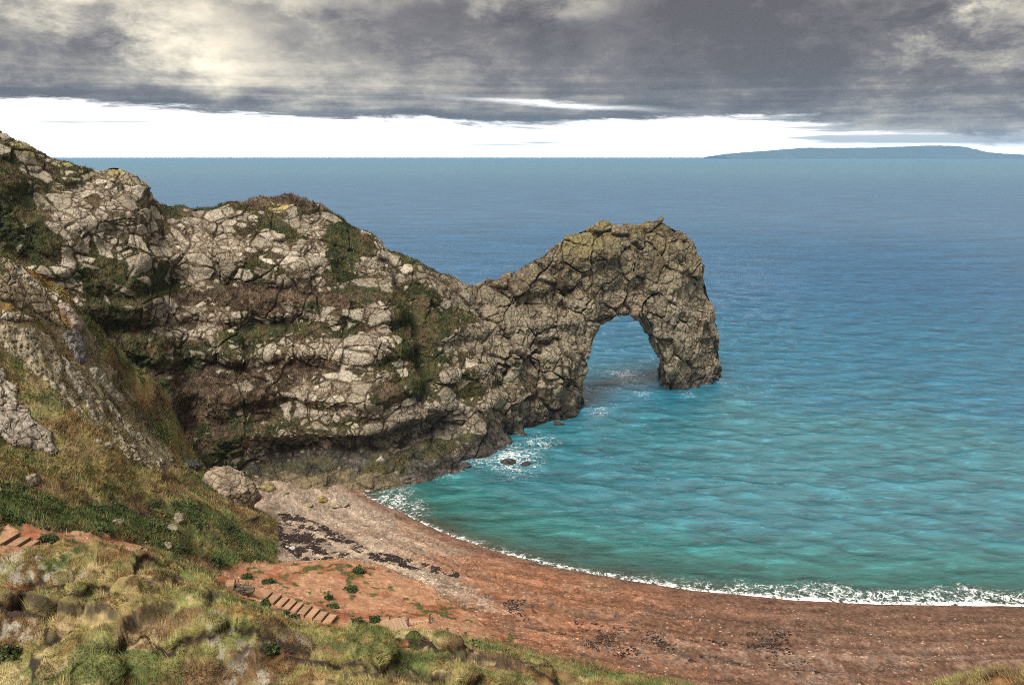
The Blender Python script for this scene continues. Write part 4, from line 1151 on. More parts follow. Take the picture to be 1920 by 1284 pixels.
def soft_poly(u, v, polys):
    r = np.zeros(len(u))
    for p in polys: r = np.maximum(r, inpoly(u, v, p).astype(float))
    return r
def scrub():
    def w(F, c, u, v):
        gul = soft_poly(u, v, [[(140, 520), (210, 600), (300, 740), (390, 880), (330, 880), (240, 760), (170, 640)], [(0, 905), (200, 950), (360, 940), (540, 1050), (380, 1050), (200, 1005), (0, 985)]])
        return LAND['grass'][F[:, 0]] * (c[:, 1] > 66) * (0.12 + gul + 0.5 * soft_poly(u, v, ROCKY)) * sm(fbm(c, 2.2, 3, 640), -0.3, 0.4)
    P, N, C, u, v, dep = land_scatter(60000, w, 641)
    r = np.random.default_rng(642); n = len(P)
    P = P + np.array([0, 0, 1]) * (0.05 + 0.45 * r.random((n, 1)) * sm(fbm(P, 1.4, 2, 643), -0.2, 0.6)[:, None])
    a = r.normal(size=(n, 3)); b = r.normal(size=(n, 3)); a /= np.linalg.norm(a, axis=1, keepdims=True); b = np.cross(a, b); b /= np.linalg.norm(b, axis=1, keepdims=True)
    s_ = (0.05 + 0.07 * r.random(n))[:, None]
    V = np.empty((n * 4, 3)); V[0::4] = P - a * s_ * 1.5; V[1::4] = P + b * s_; V[2::4] = P + a * s_ * 1.5; V[3::4] = P - b * s_
    c = mixc(C * (0.5 + 0.9 * r.random((n, 1))), np.array([0.045, 0.070, 0.024]), 0.6 * r.random(n))
    o = link('scrub_foliage', mesh_np('scrub_foliage', V, np.arange(n * 4).reshape(n, 4), np.clip(np.repeat(c, 4, 0), .012, .5), M_LEAF)); tag(o, kind='stuff')

# ------------------------------------------------------------------ rock outcrops lying in the slope
def hits(u, v, y0=60.0, y1=135.0):
    a, b = ray(u, v)
    Ys = np.linspace(y0, y1, 260)
    res = np.full(len(u), y1); done = np.zeros(len(u), bool)
    for Y in Ys:
        m = ~done
        z = ground(a[m] * Y, np.full(m.sum(), Y))
        b_ = (H + b[m] * Y) < z
        ii = np.nonzero(m)[0][b_]; res[ii] = Y; done[ii] = True
    lo = res - (Ys[1] - Ys[0]); hi = res.copy()
    for _ in range(8):
        md = (lo + hi) / 2
        below = (H + b * md) < ground(a * md, md)
        hi = np.where(below, md, hi); lo = np.where(below, lo, md)
    return np.column_stack([a * hi, hi, H + b * hi])
def outcrop(poly, label, style, thick, c0, c1, seed, cell=1.2, group=None):
    us = [p[0] for p in poly]; vs = [p[1] for p in poly]
    st = 1.5
    U, Vv = np.meshgrid(np.arange(min(us) - 4, max(us) + 4, st), np.arange(min(vs) - 4, max(vs) + 4, st))
    nr, nc = U.shape; U = U.ravel(); Vv = Vv.ravel()
    P = hits(U, Vv)
    P[:, 1] = P[:, 1]
    F = grid_faces(nr, nc)
    # leave out faces that jump across a skyline of the slope
    jump = np.ptp(P[F][:, :, 1], axis=1) > 4.0
    N = vert_normals(P, F); N *= np.sign((N * (np.array([0, 0, H]) - P)).sum(1))[:, None]
    Ns = N * 0.4 + np.array([0.15, -0.6, 0.6]); Ns /= np.linalg.norm(Ns, axis=1, keepdims=True)
    w1 = fbm(P, 1.6, 3, seed); w2 = fbm(P, 1.6, 3, seed + 1)
    ins = inpoly(U + 4 * w1, Vv + 4 * w2, poly)
    ed = seg_dist(U + 4 * w1, Vv + 4 * w2, poly, True); ed = np.where(ins, ed, -ed)
    body = sm(ed, -3, 5)
    n1 = fbm(P, 2.5, 4, seed + 2); n2 = fbm(P, 0.6, 3, seed + 3)
    wob = np.column_stack([w1, w2, w1 - w2])
    F1, E, I, O = voronoi((P + wob * 0.25) / cell, seed + 4); E = E * cell; O = O * cell
    C = mixc(np.tile(np.array(c0, np.float32), (len(P), 1)), np.array(c1), sm(n1 + 0.6 * n2, -0.5, 0.6))
    keep = np.full(len(P), -1)
    d = body * thick + n1 * 0.18 + n2 * 0.06
    soil = np.array([0.075, 0.058, 0.038])
    if style == 'blocks':
        rt = np.column_stack([idr(I, 5), idr(I, 6), idr(I, 7)]) - 0.5
        d = d + body * sm(E, 0.02, 0.12) * (0.10 + 0.10 * idr(I, 1) + np.clip((O * rt).sum(1) * 0.4, -.1, .1))
        C = C * (0.8 + 0.35 * idr(I, 2))[:, None]
        isst = (E > 0.05) & (ed > 1); C = np.where(isst[:, None], C, soil)
        keep = np.where(isst, (I % U32(2 ** 31 - 1)).astype(np.int64), -1)
    elif style == 'pitted':
        pit = (1 - sm(F1, 0.20, 0.46)) * (idr(I, 3) > 0.15)
        d = d - pit * 0.35 * body
        C = mixc(C, np.array([0.055, 0.045, 0.032]), pit * 0.9)
    else:
        d = d + body * (np.abs(fbm(P, 1.2, 4, seed + 6)) - 0.3) * 0.5
        ck = 1 - sm(E, 0.0, 0.07); C = mixc(C, soil, ck * 0.8); d = d - ck * 0.15
    V = P + Ns * (d - 0.10)[:, None] - np.array([0, 0, 0.5]) * (ed < -2)[:, None]
    kf = (ed[F] > -3.5).any(1) & ~jump
    idx, Q = compact(V, F[kf])
    ctr = V[idx][Q].reshape(-1, 3).mean(0); ctr[2] = V[idx][:, 2].min()
    root = empty('rock_outcrop', ctr); tag(root, label, 'rock outcrop', group)
    rock_split('rock_outcrop', V[idx] - ctr, Q[:, ::-1], np.clip(C[idx], .012, .75), keep[idx], root, one_piece=True)
    return root
G = 'rock outcrops on the left slope'
PALE0, PALE1 = (0.42, 0.365, 0.295), (0.29, 0.24, 0.19)
outcrop([(-6, 688), (10, 690), (13, 712), (32, 728), (31, 745), (35, 760), (55, 762), (62, 785), (75, 796), (98, 812), (96, 832), (112, 846), (100, 853), (70, 846),
         (25, 838), (-6, 812)], 'pale slab broken into square jointed blocks at the left edge above the green bank', 'blocks', 0.5, PALE0, PALE1, 700, 1.55, G)
outcrop([(-6, 604), (50, 615), (95, 625), (110, 660), (120, 690), (118, 720), (132, 745), (160, 768), (158, 780), (130, 762), (105, 732), (85, 716), (60, 702), (25, 662), (-6, 642)],
        'honeycombed grey-brown rock full of small dark hollows on the left slope', 'pitted', 0.35, (0.40, 0.34, 0.24), (0.27, 0.22, 0.15), 710, 0.62, G)
outcrop([(116, 668), (130, 678), (152, 708), (172, 745), (184, 784), (176, 784), (160, 756), (140, 725), (124, 695)], 'narrow grey rib running down beside the honeycombed rock', 'rib', 0.5,
        (0.40, 0.35, 0.28), (0.30, 0.25, 0.19), 720, 1.4, G)
outcrop([(166, 688), (185, 690), (206, 718), (236, 746), (232, 758), (213, 746), (190, 724), (174, 710)], 'smooth grey leaning slab on the skyline of the left slope', 'rib', 0.6,
        (0.36, 0.32, 0.25), (0.29, 0.25, 0.19), 730, 2.4, G)
outcrop([(198, 752), (212, 757), (237, 788), (267, 818), (292, 848), (316, 874), (306, 880), (270, 844), (235, 810), (204, 772)], 'long pale broken rib running down the edge of the left slope', 'blocks', 0.45,
        (0.50, 0.44, 0.31), (0.36, 0.31, 0.22), 740, 0.9, G)
outcrop([(4, 482), (30, 494), (60, 518), (78, 534), (98, 545), (122, 560), (128, 572), (108, 570), (84, 556), (50, 546), (30, 520), (4, 502)], 'stepped pale ledge under the ochre earth at the top left', 'blocks', 0.4,
        (0.50, 0.43, 0.32), (0.34, 0.27, 0.18), 750, 1.0, G)
outcrop([(106, 570), (126, 568), (146, 588), (158, 606), (152, 620), (136, 616), (128, 592)], 'pinkish rounded boulder face at the end of the stepped ledge', 'rib', 0.7, (0.46, 0.37, 0.30), (0.36, 0.28, 0.22), 760, 1.8, G)
outcrop([(112, 626), (145, 621), (160, 640), (164, 678), (150, 682), (130, 652)], 'dark grey rock below the pinkish boulder face', 'rib', 0.6, (0.22, 0.20, 0.19), (0.14, 0.125, 0.115), 770, 1.1, G)
outcrop([(0, 632), (18, 640), (60, 688), (56, 694), (20, 664), (0, 650)], 'thin grey-green strip of rock below the honeycombed rock', 'rib', 0.25, (0.28, 0.25, 0.16), (0.2, 0.17, 0.1), 780, 1.0, G)
outcrop([(0, 580), (40, 585), (62, 596), (60, 604), (30, 602), (0, 598)], 'low pale ledge over the honeycombed rock at the left edge', 'blocks', 0.35, (0.52, 0.45, 0.34), (0.36, 0.3, 0.22), 785, 0.8, G)

outcrop([(20, 506), (75, 546), (108, 580), (126, 616), (100, 606), (50, 582), (0, 556), (0, 522)], 'brown broken rock band between the stepped ledge and the honeycombed rock', 'blocks', 0.4,
        (0.34, 0.27, 0.18), (0.2, 0.15, 0.095), 790, 1.1, G)
outcrop([(204, 790), (240, 830), (274, 860), (292, 882), (250, 870), (214, 832)], 'tan crumbling rock left of the long pale rib', 'blocks', 0.4, (0.36, 0.29, 0.19), (0.2, 0.155, 0.1), 795, 0.8, G)
outcrop([(126, 690), (150, 694), (178, 730), (205, 762), (200, 790), (180, 760), (150, 722)], 'brown cracked rock between the narrow grey rib and the leaning slab', 'blocks', 0.35, (0.33, 0.27, 0.19), (0.2, 0.155, 0.1), 797, 0.9, G)

# ------------------------------------------------------------------ loose boulders
def boulder_mesh(name, size, seed, c0, c1, cuts=14, res=(40, 26), mat=None):
    r = np.random.default_rng(seed)
    th = np.linspace(0, 2 * np.pi, res[0], endpoint=False); ph = np.linspace(0.001, np.pi - 0.001, res[1])
    T, Pp = np.meshgrid(th, ph, indexing='ij')
    D = np.column_stack([(np.sin(Pp) * np.cos(T)).ravel(), (np.sin(Pp) * np.sin(T)).ravel(), np.cos(Pp).ravel()])
    n = r.normal(size=(cuts, 3)); n /= np.linalg.norm(n, axis=1, keepdims=True); o = 0.62 + 0.3 * r.random(cuts)
    dd = D @ n.T
    rad = np.min(np.where(dd > 0.15, o[None] / np.maximum(dd, 0.15), 1.25), axis=1); rad = np.minimum(rad, 1.15)
    V = D * rad[:, None]
    V = V + D * (fbm(V + seed, 0.5, 4, seed) * 0.09)[:, None]
    big = max(size) > 2.9
    if big:
        Vm = V * np.array(size) / 2
        w_ = np.column_stack([fbm(Vm + k, 1.2, 3, seed + k) for k in (3, 4, 5)])
        _, E, I, O = voronoi((Vm + w_ * 0.4) / 1.3 + seed, seed); ck = 1 - sm(E, 0.0, 0.06)
        V = V + D * ((idr(I, 1) - 0.5) * 0.10 - ck * 0.05 + fbm(Vm, 0.7, 4, seed + 6) * 0.05)[:, None]
    nn = fbm(V + seed, 0.35, 3, seed + 1)
    C = mixc(np.tile(np.array(c0, np.float32), (len(V), 1)), np.array(c1), sm(nn, -0.5, 0.5))
    if big: C = mixc(C, np.array(c1) * 0.35, ck * 0.8); C = C * (0.8 + 0.4 * idr(I, 2))[:, None]
    V = V * (np.array(size) / 2)
    a = np.arange(res[0] * res[1]).reshape(res)
    b = np.roll(a, -1, 0)
    F = np.column_stack([a[:, :-1].ravel(), b[:, :-1].ravel(), b[:, 1:].ravel(), a[:, 1:].ravel()])
    return mesh_np(name, V, F[:, ::-1], np.clip(C, .012, .7), mat or M_ROCK, smooth=True)
def boulder(p, size, seed, label, c0=(0.42, 0.36, 0.28), c1=(0.27, 0.22, 0.17), sink=0.3, rz=0.0, group=None, cat='boulder', name='boulder'):
    o = link(name, boulder_mesh(name, size, seed, c0, c1, res=(110, 70) if max(size) > 4 else (64, 40) if max(size) > 2.9 else (32, 20)))
    o.location = (float(p[0]), float(p[1]), float(p[2]) + size[2] * (0.5 - sink)); o.rotation_euler = (0, 0, rz)
    tag(o, label, cat, group); return o
p = hit(455, 960)
boulder(at(436, 958, 118.0), (8.6, 5.5, 7.4), 811, 'huge tan boulder with a pale edge where the left slope meets the beach', (0.32, 0.25, 0.175), (0.21, 0.16, 0.11), 0.10, 0.3)
boulder(at(352, 905, 122.0), (6.0, 5.0, 5.0), 812, 'dark grey boulder behind the huge tan boulder at the foot of the gully', (0.16, 0.15, 0.145), (0.10, 0.095, 0.09), 0.1, 0.8)
boulder(hit(455, 1113), (3.0, 1.9, 1.5), 813, 'dark turf-capped boulder beside the top of the lower steps', (0.16, 0.12, 0.07), (0.07, 0.055, 0.04), 0.25, 0.1)
boulder(hit(432, 1098) , (0.7, 0.6, 0.5), 826, 'small brown stone left of the turf-capped boulder', (0.24, 0.18, 0.12), (0.15, 0.11, 0.08), 0.3, 0.1)
GB = 'boulders at the cliff foot on the beach'
for k, (u, v, sx, sz, lab, c0, c1) in enumerate([
    (500, 918, 3.2, 1.7, 'yellowish boulder at the cliff foot just right of the huge tan boulder', (0.34, 0.28, 0.12), (0.22, 0.18, 0.09)),
    (535, 926, 1.6, 0.8, 'small yellow-grey rock on the shingle under the dark overhang', (0.33, 0.28, 0.15), (0.24, 0.2, 0.12)),
    (604, 940, 2.2, 1.5, 'ochre block standing at the back of the small cove', (0.34, 0.25, 0.08), (0.25, 0.18, 0.07)),
    (640, 948, 3.4, 0.8, 'long low pale rock at the edge of the cove water', (0.46, 0.39, 0.29), (0.36, 0.3, 0.22)),
    (575, 950, 2.4, 0.6, 'flat pale yellow rock left of the ochre block', (0.42, 0.36, 0.22), (0.3, 0.25, 0.15)),
    (700, 912, 1.5, 0.7, 'pale grey rock at the water near the end of the ledge', (0.3, 0.27, 0.2), (0.2, 0.18, 0.13)),
    (690, 922, 1.3, 0.5, 'small pale stone lying in the foam of the cove', (0.4, 0.35, 0.27), (0.3, 0.26, 0.2)),
    (540, 960, 1.5, 0.5, 'small grey rock among the shingle behind the seaweed', (0.36, 0.31, 0.26), (0.27, 0.23, 0.2)),
    (548, 1030, 1.1, 0.6, 'white stone standing in the black seaweed', (0.50, 0.46, 0.42), (0.4, 0.36, 0.33)),
    (538, 1026, 0.7, 0.45, 'smaller white stone next to the white stone in the seaweed', (0.50, 0.46, 0.42), (0.4, 0.36, 0.33))]):
    boulder(hit(u, v, 80), (sx, sx * 0.7, sz), 830 + k, lab, c0, c1, 0.3, 0.4 * k, GB)
GS = 'dark rocks standing in the surf'
for k, (u, v, sx, sz, lab) in enumerate([
    (955, 868, 3.0, 1.3, 'dark wet rock in the foam, left of the surf pair'), (986, 872, 2.6, 1.2, 'dark wet rock in the foam, right of the surf pair'),
    (815, 891, 3.6, 1.2, 'low dark rock jutting from the cliff foot into the cove'), (925, 848, 2.4, 1.2, 'dark rock against the cliff foot behind the surf pair'),
    (1048, 795, 3.0, 1.0, 'low dark rock off the inner foot of the arch'), (875, 872, 2.6, 0.9, 'small dark rock between the cove and the surf pair'),
    (1340, 712, 3.0, 1.6, 'dark rock at the seaward foot of the arch')]):
    q = on_level(u, v); boulder(q, (sx, sx * 0.75, sz), 850 + k, lab, (0.075, 0.066, 0.06), (0.045, 0.042, 0.042), 0.42, 0.5 * k, GS, 'rock', 'rock')
GH = 'stones in the turf of the left bank'
for k, (u, v, s_, lab) in enumerate([(322, 992, 1.5, 'pale angular stone low on the green bank'), (335, 975, 1.8, 'olive boulder just above the pale angular stone on the bank'),
    (200, 838, 1.5, 'round pinkish stone in the turf under the leaning ribs'), (185, 830, 1.1, 'narrow pinkish stone left of the round pinkish stone'),
    (232, 845, 1.2, 'upright pale stone in the turf right of the round pinkish stone'), (250, 840, 1.0, 'small pale stone beside the upright pale stone'),
    (220, 980, 1.2, 'flat grey stone in the brown part of the bank'), (60, 902, 2.0, 'flat grey stone in the dark scar above the green bank'),
    (312, 1026, 1.4, 'pale pinkish stone at the right end of the upper path')]):
    boulder(hit(u, v, 62), (s_, s_ * 0.8, s_ * 0.75), 870 + k, lab, (0.30, 0.25, 0.18), (0.2, 0.165, 0.115), 0.42, 0.7 * k, GH, 'stone', 'boulder')

# ------------------------------------------------------------------ box and steps helpers
def box_mesh(name, sx, sy, sz, c, mat, seed=0, bev=0.02):
    """plank-like block centred on x, y with its underside at z = 0, edges eased"""
    r = np.random.default_rng(seed)
    b = min(bev, sx / 3, sy / 3, sz / 3); V = []
    for z, i in ((0, b), (b, 0), (sz - b, 0), (sz, b)):
        hx, hy = sx / 2 - i, sy / 2 - i
        V += [(-hx, -hy, z), (hx, -hy, z), (hx, hy, z), (-hx, hy, z)]
    V = np.array(V) + r.normal(0, b * 0.15, (16, 3))
    F = [(3, 2, 1, 0), (12, 13, 14, 15)]
    for k in range(3):
        for j in range(4):
            F.append((k * 4 + j, k * 4 + (j + 1) % 4, k * 4 + 4 + (j + 1) % 4, k * 4 + 4 + j))
    C = np.tile(np.array(c, np.float32), (16, 1)) * (0.9 + 0.2 * r.random((16, 1)))
    return mesh_np(name, V, np.array(F), C, mat)
def put(name, me, parent, loc, rz=0.0, ry=0.0, rx=0.0):
    o = link(name, me, parent); o.location = [float(c) for c in loc]; o.rotation_euler = (rx, ry, rz); return o
SOILC, TIMB = (0.40, 0.235, 0.145), (0.16, 0.095, 0.06)
def stairs(pts, depth_dir, width, label, seed):
    """pts: front-lower corners of the treads down the flight"""
    root = empty('stairway', pts[len(pts) // 2]); tag(root, label, 'stairs', 'earth steps on the cliff path')
    base = np.array(root.location)
    for k in range(len(pts) - 1):
        a, b = np.array(pts[k]), np.array(pts[k + 1])
        run = b[:2] - a[:2]; L = np.hypot(*run); ang = math.atan2(run[1], run[0])
        mid = (a + b) / 2; c = mid[:2] + np.array(depth_dir) * width / 2
        z = a[2]
        put('tread', box_mesh('tread', L - 0.09, width * (0.9 + 0.16 * random.random()), 0.5, np.array(SOILC) * (0.8 + 0.35 * random.random()), M_SOIL, seed + k, 0.04), root, np.array([c[0], c[1], z - 0.42]) - base, ang)
        e = b[:2] + np.array(depth_dir) * width / 2
        put('riser_board', box_mesh('riser_board', 0.07, width + 0.16, 0.42, TIMB, M_WOOD, seed + 50 + k, 0.012), root, np.array([e[0] - 0.045 * math.cos(ang), e[1] - 0.045 * math.sin(ang), z - 0.34]) - base, ang)
        for sd_ in (-1, 1):
            pg = e + np.array(depth_dir) * sd_ * (width / 2 - 0.12)
            put('peg', box_mesh('peg', 0.07, 0.07, 0.5, TIMB, M_WOOD, seed + 90 + k, 0.012), root, np.array([pg[0] + 0.03 * math.cos(ang), pg[1] + 0.03 * math.sin(ang), z - 0.36]) - base, ang)
    return root
def flight(key, n, label, seed):
    a, b, dd, w = FOOTINGS[key]
    t = np.linspace(0, 1, n + 1) + np.random.default_rng(seed).normal(0, 0.12 / n, n + 1)
    stairs([a + (b - a) * q for q in t], dd, w, label, seed)
flight('lower', 9, 'flight of nine earth steps with timber risers on the red lower path', 900)
flight('upper', 3, 'short flight of earth steps at the left edge on the upper path', 920)
flight('pair', 2, 'pair of earth steps above the turf-capped boulder', 930)
flight('single', 1, 'single broad earth step at the end of the upper path', 940)

def landing():
    a_, b_, d_, w_ = FOOTINGS['walk']; ctr = (a_ + b_) / 2 + np.array([d_[0], d_[1], 0]) * w_ / 2
    root = empty('boardwalk', ctr); tag(root, 'small timber boardwalk with tall posts and a low board at the path foot', 'boardwalk')
    b0 = np.array(root.location); dirx = np.array([0.94, 0.34]); ang = math.atan2(dirx[1], dirx[0]); n_ = np.array([-dirx[1], dirx[0]])
    for k in range(7):
        c = dirx * (-1.15 + 0.36 * k)
        put('plank', box_mesh('plank', 0.33, 2.2, 0.07, (0.36, 0.23, 0.15), M_WOOD, 950 + k, 0.012), root, (c[0], c[1], 0.22 - 0.012 * k), ang)
    for s_ in (-1, 1):
        c = n_ * s_ * 1.13
        put('edge_board', box_mesh('edge_board', 2.7, 0.07, 0.26, (0.42, 0.31, 0.21), M_WOOD, 960 + s_, 0.012), root, (c[0], c[1], 0.12), ang)
    def post(p, h, k):
        o = put('post', box_mesh('post', 0.15, 0.15, h, (0.12, 0.085, 0.055), M_WOOD, 970 + k, 0.02), root, np.array(p) - b0 - np.array([0, 0, 0.35]), ang)
        put('post_cap', box_mesh('post_cap', 0.18, 0.18, 0.05, (0.22, 0.17, 0.11), M_WOOD, 975 + k, 0.012), o, (0, 0, h + 0.002))
    p1, p2 = hit(765.5, 1174, 60), hit(806, 1168, 60)
    post(p1, 1.45, 1); post(p2, 1.5, 2); post(hit(731, 1163, 60), 1.0, 3)
    m = (p1 + p2) / 2; vv = p2 - p1; L = float(np.hypot(vv[0], vv[1])); a2 = math.atan2(vv[1], vv[0])
    put('low_board', box_mesh('low_board', L - 0.2, 0.06, 0.30, (0.50, 0.38, 0.24), M_WOOD, 980, 0.012), root, m - b0 + np.array([0, 0, 0.12]), a2, -math.atan2(vv[2], L))
    for k in range(7):
        q = p1 + vv * (k + 0.7) / 7.4
        put('batten', box_mesh('batten', 0.06, 0.05, 0.26, (0.30, 0.2, 0.12), M_WOOD, 985 + k, 0.01), root, q - b0 + np.array([0.02, -0.065, 0.13]), a2)
landing()

def driftwood():
    a, b = hit(462, 979, 90), hit(488, 970, 90)
    n, m = 12, 10; V = []
    ax = b - a; L = np.linalg.norm(ax); d = ax / L; sd = np.cross(d, [0, 0, 1]); sd /= np.linalg.norm(sd); up = np.cross(sd, d)
    for k in range(n):
        t = k / (n - 1); rr = 0.20 * (1 - 0.45 * t) * (1 if 0 < k < n - 1 else 0.15)
        c = ax * (t - 0.5) + up * (0.16 + 0.10 * math.sin(3 * t)) + sd * 0.25 * math.sin(2.4 * t)
        for j in range(m):
            q = 2 * math.pi * j / m; V.append(c + (sd * math.cos(q) + up * math.sin(q)) * rr * (1 + 0.2 * math.sin(3 * q + k)))
    F = [(k * m + j, k * m + (j + 1) % m, k * m + m + (j + 1) % m, k * m + m + j) for k in range(n - 1) for j in range(m)]
    o = link('driftwood_log', mesh_np('driftwood_log', np.array(V), np.array(F), np.tile(np.array([0.06, 0.045, 0.035]), (len(V), 1)), M_WOOD, smooth=True))
    o.location = [float(c) for c in (a + b) / 2]
    tag(o, 'dark driftwood log at the top of the shingle beside the black seaweed', 'log')
driftwood()

# ------------------------------------------------------------------ shrubs on the red soil
def shrub(p, w, h, seed, label, c0=(0.030, 0.055, 0.018), c1=(0.075, 0.085, 0.03), n=900):
    r = np.random.default_rng(seed)
    root = empty('shrub', p); tag(root, label, 'shrub', 'low shrubs on the cliff path slope')
    d = r.normal(size=(n, 3)); d /= np.linalg.norm(d, axis=1, keepdims=True); d[:, 2] = np.abs(d[:, 2])
    lump = 0.70 + 0.55 * fbm(d + seed, 0.55, 3, seed)
    P = d * (lump * (0.55 + 0.45 * r.random(n) ** 0.5))[:, None] * np.array([w / 2, w / 2.4, h])
    a = r.normal(size=(n, 3)); b = r.normal(size=(n, 3)); s_ = (0.05 + 0.06 * r.random(n))[:, None]
    a /= np.linalg.norm(a, axis=1, keepdims=True); b = np.cross(a, b); b /= np.linalg.norm(b, axis=1, keepdims=True)
    V = np.empty((n * 4, 3)); V[0::4] = P - a * s_ * 1.6; V[1::4] = P + b * s_; V[2::4] = P + a * s_ * 1.6; V[3::4] = P - b * s_
    C = mixc(np.tile(np.array(c0, np.float32), (n, 1)), np.array(c1), r.random(n))
    link('foliage', mesh_np('foliage', V, np.arange(n * 4).reshape(n, 4), np.repeat(C, 4, 0), M_LEAF), root)
    ns = 9; V = []; F = []
    for k in range(ns):
        q = r.random() * 6.28; e = np.array([math.cos(q) * w * 0.3, math.sin(q) * w * 0.25, h * (0.5 + 0.3 * r.random())])
        s0 = np.array([-math.sin(q), math.cos(q), 0]) * 0.025; b_ = len(V)
        V += [-s0 - [0, 0, .15], s0 - [0, 0, .15], e + s0 * .3, e - s0 * .3]; F.append((b_, b_ + 1, b_ + 2, b_ + 3))
    link('stems', mesh_np('stems', np.array(V), np.array(F), np.tile(np.array([0.06, 0.04, 0.025]), (len(V), 1)), M_WOOD), root)
for k, (u, v, w, h, lab) in enumerate([
    (673, 1174, 2.3, 0.9, 'wide green shrub left of the boardwalk, below the round shrub'), (703, 1166, 1.3, 1.0, 'round dark green shrub just left of the boardwalk'),
    (615, 1122, 1.2, 0.5, 'small dark shrub in the middle of the red slope above the steps'), (622, 1138, 1.8, 0.4, 'low flat shrub on the red soil nearest above the steps'),
    (660, 1106, 2.0, 0.6, 'spreading green shrub at the right of the red slope'), (502, 1093, 1.8, 0.6, 'green shrub above the top of the lower steps'),
    (462, 1084, 2.0, 0.7, 'green shrub at the foot of the green bank by the path'), (498, 1135, 1.0, 0.4, 'small shrub at the upper end of the steps on their near side'),
    (530, 1151, 1.5, 0.5, 'dark shrub beside the middle of the steps on their near side'), (552, 1160, 1.4, 0.8, 'taller dark shrub beside the lower steps on their near side'),
    (405, 1060, 2.4, 1.1, 'dark bush at the corner where the green bank meets the path'), (84, 1012, 1.4, 0.5, 'low tuft-like shrub on the upper path, left one'),
    (102, 1014, 1.1, 0.5, 'low tuft-like shrub on the upper path, right one'), (672, 1072, 2.2, 0.7, 'dark brown-green bush on the lip of the red bank'),
    (12, 1232, 2.2, 1.2, 'dark green bush at the bottom left edge'), (510, 1222, 1.6, 0.8, 'dark bush on the pale chalky patch in the foreground')]):
    shrub(hit(u, v, 36 if v > 1190 else 60), w, h, 1000 + k, lab)

def stalk():
    p = at(1914, 1256, 38.0); g = float(ground(p[0], p[1])[0])
    pts = [at(1913, 1272, 38.0), at(1912, 1250, 38.0), at(1905, 1240, 37.9), at(1896, 1232, 37.8), at(1887, 1220, 37.7)]
    pts[0][2] = min(pts[0][2], g) - 0.1
    base = pts[0]; V = []; m = 6
    for k, q in enumerate(pts):
        rr = 0.022 * (1 - 0.15 * k)
        for j in range(m):
            a = 2 * math.pi * j / m; V.append(q - base + np.array([math.cos(a) * rr, 0.3 * math.sin(a) * rr, math.sin(a) * rr]))
    F = [(k * m + j, k * m + (j + 1) % m, k * m + m + (j + 1) % m, k * m + m + j) for k in range(len(pts) - 1) for j in range(m)]
    o = link('dry_stalk', mesh_np('dry_stalk', np.array(V), np.array(F), np.tile(np.array([0.50, 0.36, 0.20]), (len(V), 1)), M_WOOD, smooth=True))
    o.location = [float(c) for c in base]; tag(o, 'single bent dry straw-coloured stalk over the grass at the bottom right corner', 'plant')
stalk()

# ------------------------------------------------------------------ shingle, seaweed and debris that nobody could count
def chips(name, P, size, colr, flat, seed, mat):
    r = np.random.default_rng(seed); n = len(P)
    oct_ = np.array([(1, 0, 0), (0, 1, 0), (-1, 0, 0), (0, -1, 0), (0, 0, 1)], float)
    fo = np.array([(0, 1, 4), (1, 2, 4), (2, 3, 4), (3, 0, 4)])
    a = r.random(n) * 6.28; ca, sa = np.cos(a), np.sin(a)
    sx = size * (0.6 + 0.9 * r.random(n)); sy = sx * (0.5 + 0.5 * r.random(n)); sz = sx * flat * (0.6 + 0.8 * r.random(n))
    O = oct_[None] * np.stack([sx, sy, sz], 1)[:, None, :] * (0.75 + 0.5 * r.random((n, 5, 1)))
    X = O[..., 0] * ca[:, None] - O[..., 1] * sa[:, None]; Y = O[..., 0] * sa[:, None] + O[..., 1] * ca[:, None]
    V = np.stack([X, Y, O[..., 2]], -1) + P[:, None, :]
    F = (fo[None] + (np.arange(n) * 5)[:, None, None]).reshape(-1, 3)
    o = link(name, mesh_np(name, V.reshape(-1, 3), F, np.clip(np.repeat(colr, 5, 0), .01, .7), mat)); tag(o, kind='stuff'); return o
def soft_poly_(u, v, polys):
    r = np.zeros(len(u))
    for p in polys: r = np.maximum(r, inpoly(u, v, p).astype(float))
    return r
scrub()
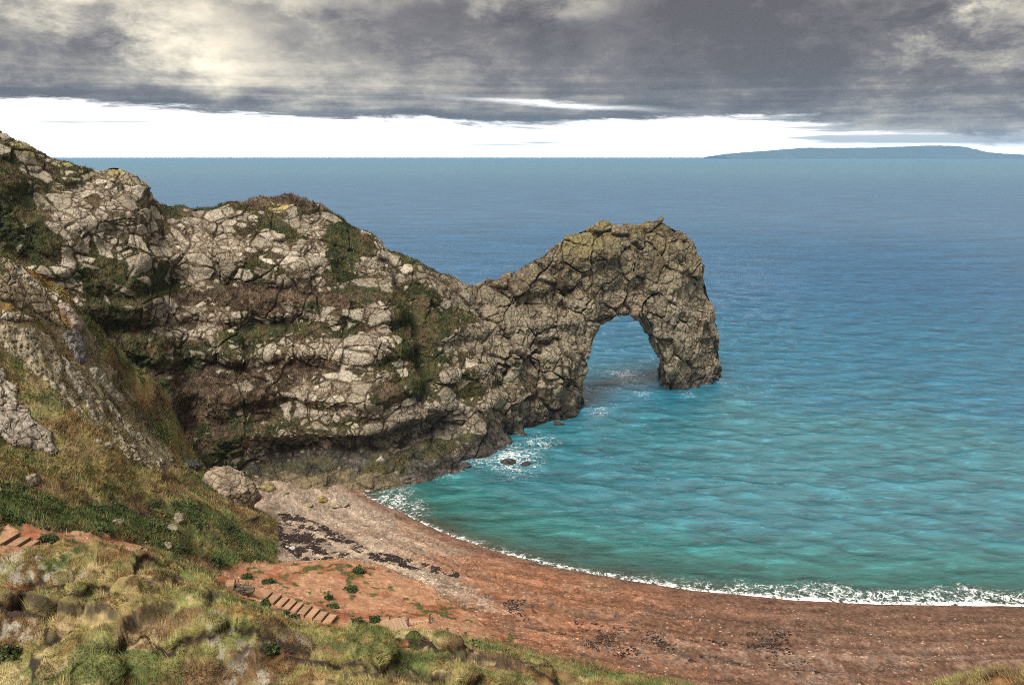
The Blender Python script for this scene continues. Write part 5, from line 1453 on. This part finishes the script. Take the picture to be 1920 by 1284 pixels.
def seaweed():
    S = [[(485, 985), (520, 982), (600, 1005), (655, 1038), (612, 1052), (560, 1049), (525, 1020)], [(525, 965), (560, 968), (640, 1000), (700, 1036), (690, 1044), (620, 1012), (540, 985)],
         [(680, 1030), (780, 1052), (855, 1070), (850, 1078), (760, 1066), (690, 1046)]]
    T = [[(740, 1085), (800, 1095), (815, 1130), (800, 1158), (765, 1150), (745, 1120)], [(925, 1115), (985, 1125), (1015, 1160), (960, 1168)], [(990, 1150), (1200, 1180), (1480, 1215), (1560, 1270), (1330, 1240), (1150, 1235), (1040, 1190)],
         [(1400, 1185), (1480, 1180), (1500, 1215), (1420, 1225)], [(620, 1060), (690, 1060), (720, 1090), (650, 1090)]]
    def w(F, c, u, v):
        n = fbm(c, 1.5, 3, 1101); m = fbm(c, 5.0, 3, 1102); j = 14 * m
        a = soft_poly(u + j, v + j * 0.6, S) * sm(n, -0.3, 0.7)
        b = soft_poly(u + j, v + j * 0.6, T) * sm(n + 0.3 * m, -0.1, 0.7) * 0.13
        return np.maximum(a, b) * LAND['beach'][F[:, 0]]
    P, N, C, u, v, dep = land_scatter(15000, w, 1103)
    r = np.random.default_rng(1104)
    c = np.array([0.028, 0.020, 0.017]) * (0.7 + 1.6 * r.random((len(P), 1)) ** 2)
    chips('seaweed', P + [0, 0, 0.02], 0.07 + 0.09 * r.random(len(P)), c, 0.4, 1105, M_WEED)
seaweed()
def pebbles():
    def w(F, c, u, v):
        n = fbm(c, 2.0, 3, 1111)
        left = (1 - sm(u + 0.4 * (v - 1000), 800, 1000))
        return LAND['beach'][F[:, 0]] * (0.45 + left) * sm(n, -0.9, 0.4) * (shore_dist(c[:, 0], c[:, 1]) > 3)
    P, N, C, u, v, dep = land_scatter(42000, w, 1112)
    r = np.random.default_rng(1113); n = len(P)
    c = mixc(C * (0.4 + 1.4 * r.random((n, 1))), np.array([0.40, 0.32, 0.24]), (r.random(n) < 0.10 + 0.25 * (u < 800)) * 0.8)
    chips('pebbles', P, 0.05 + 0.13 * r.random(n) ** 4, c, 0.5, 1114, M_PEBBLE)
    P, N, C, u, v, dep = land_scatter(5000, lambda F, c, u, v: LAND['path'][F[:, 0]] * sm(fbm(c, 1.5, 3, 1120), -0.3, 0.5), 1121)
    n = len(P)
    chips('rubble', P, 0.04 + 0.14 * r.random(n) ** 4, C * (0.6 + 0.9 * r.random((n, 1))), 0.5, 1122, M_PEBBLE)
pebbles()
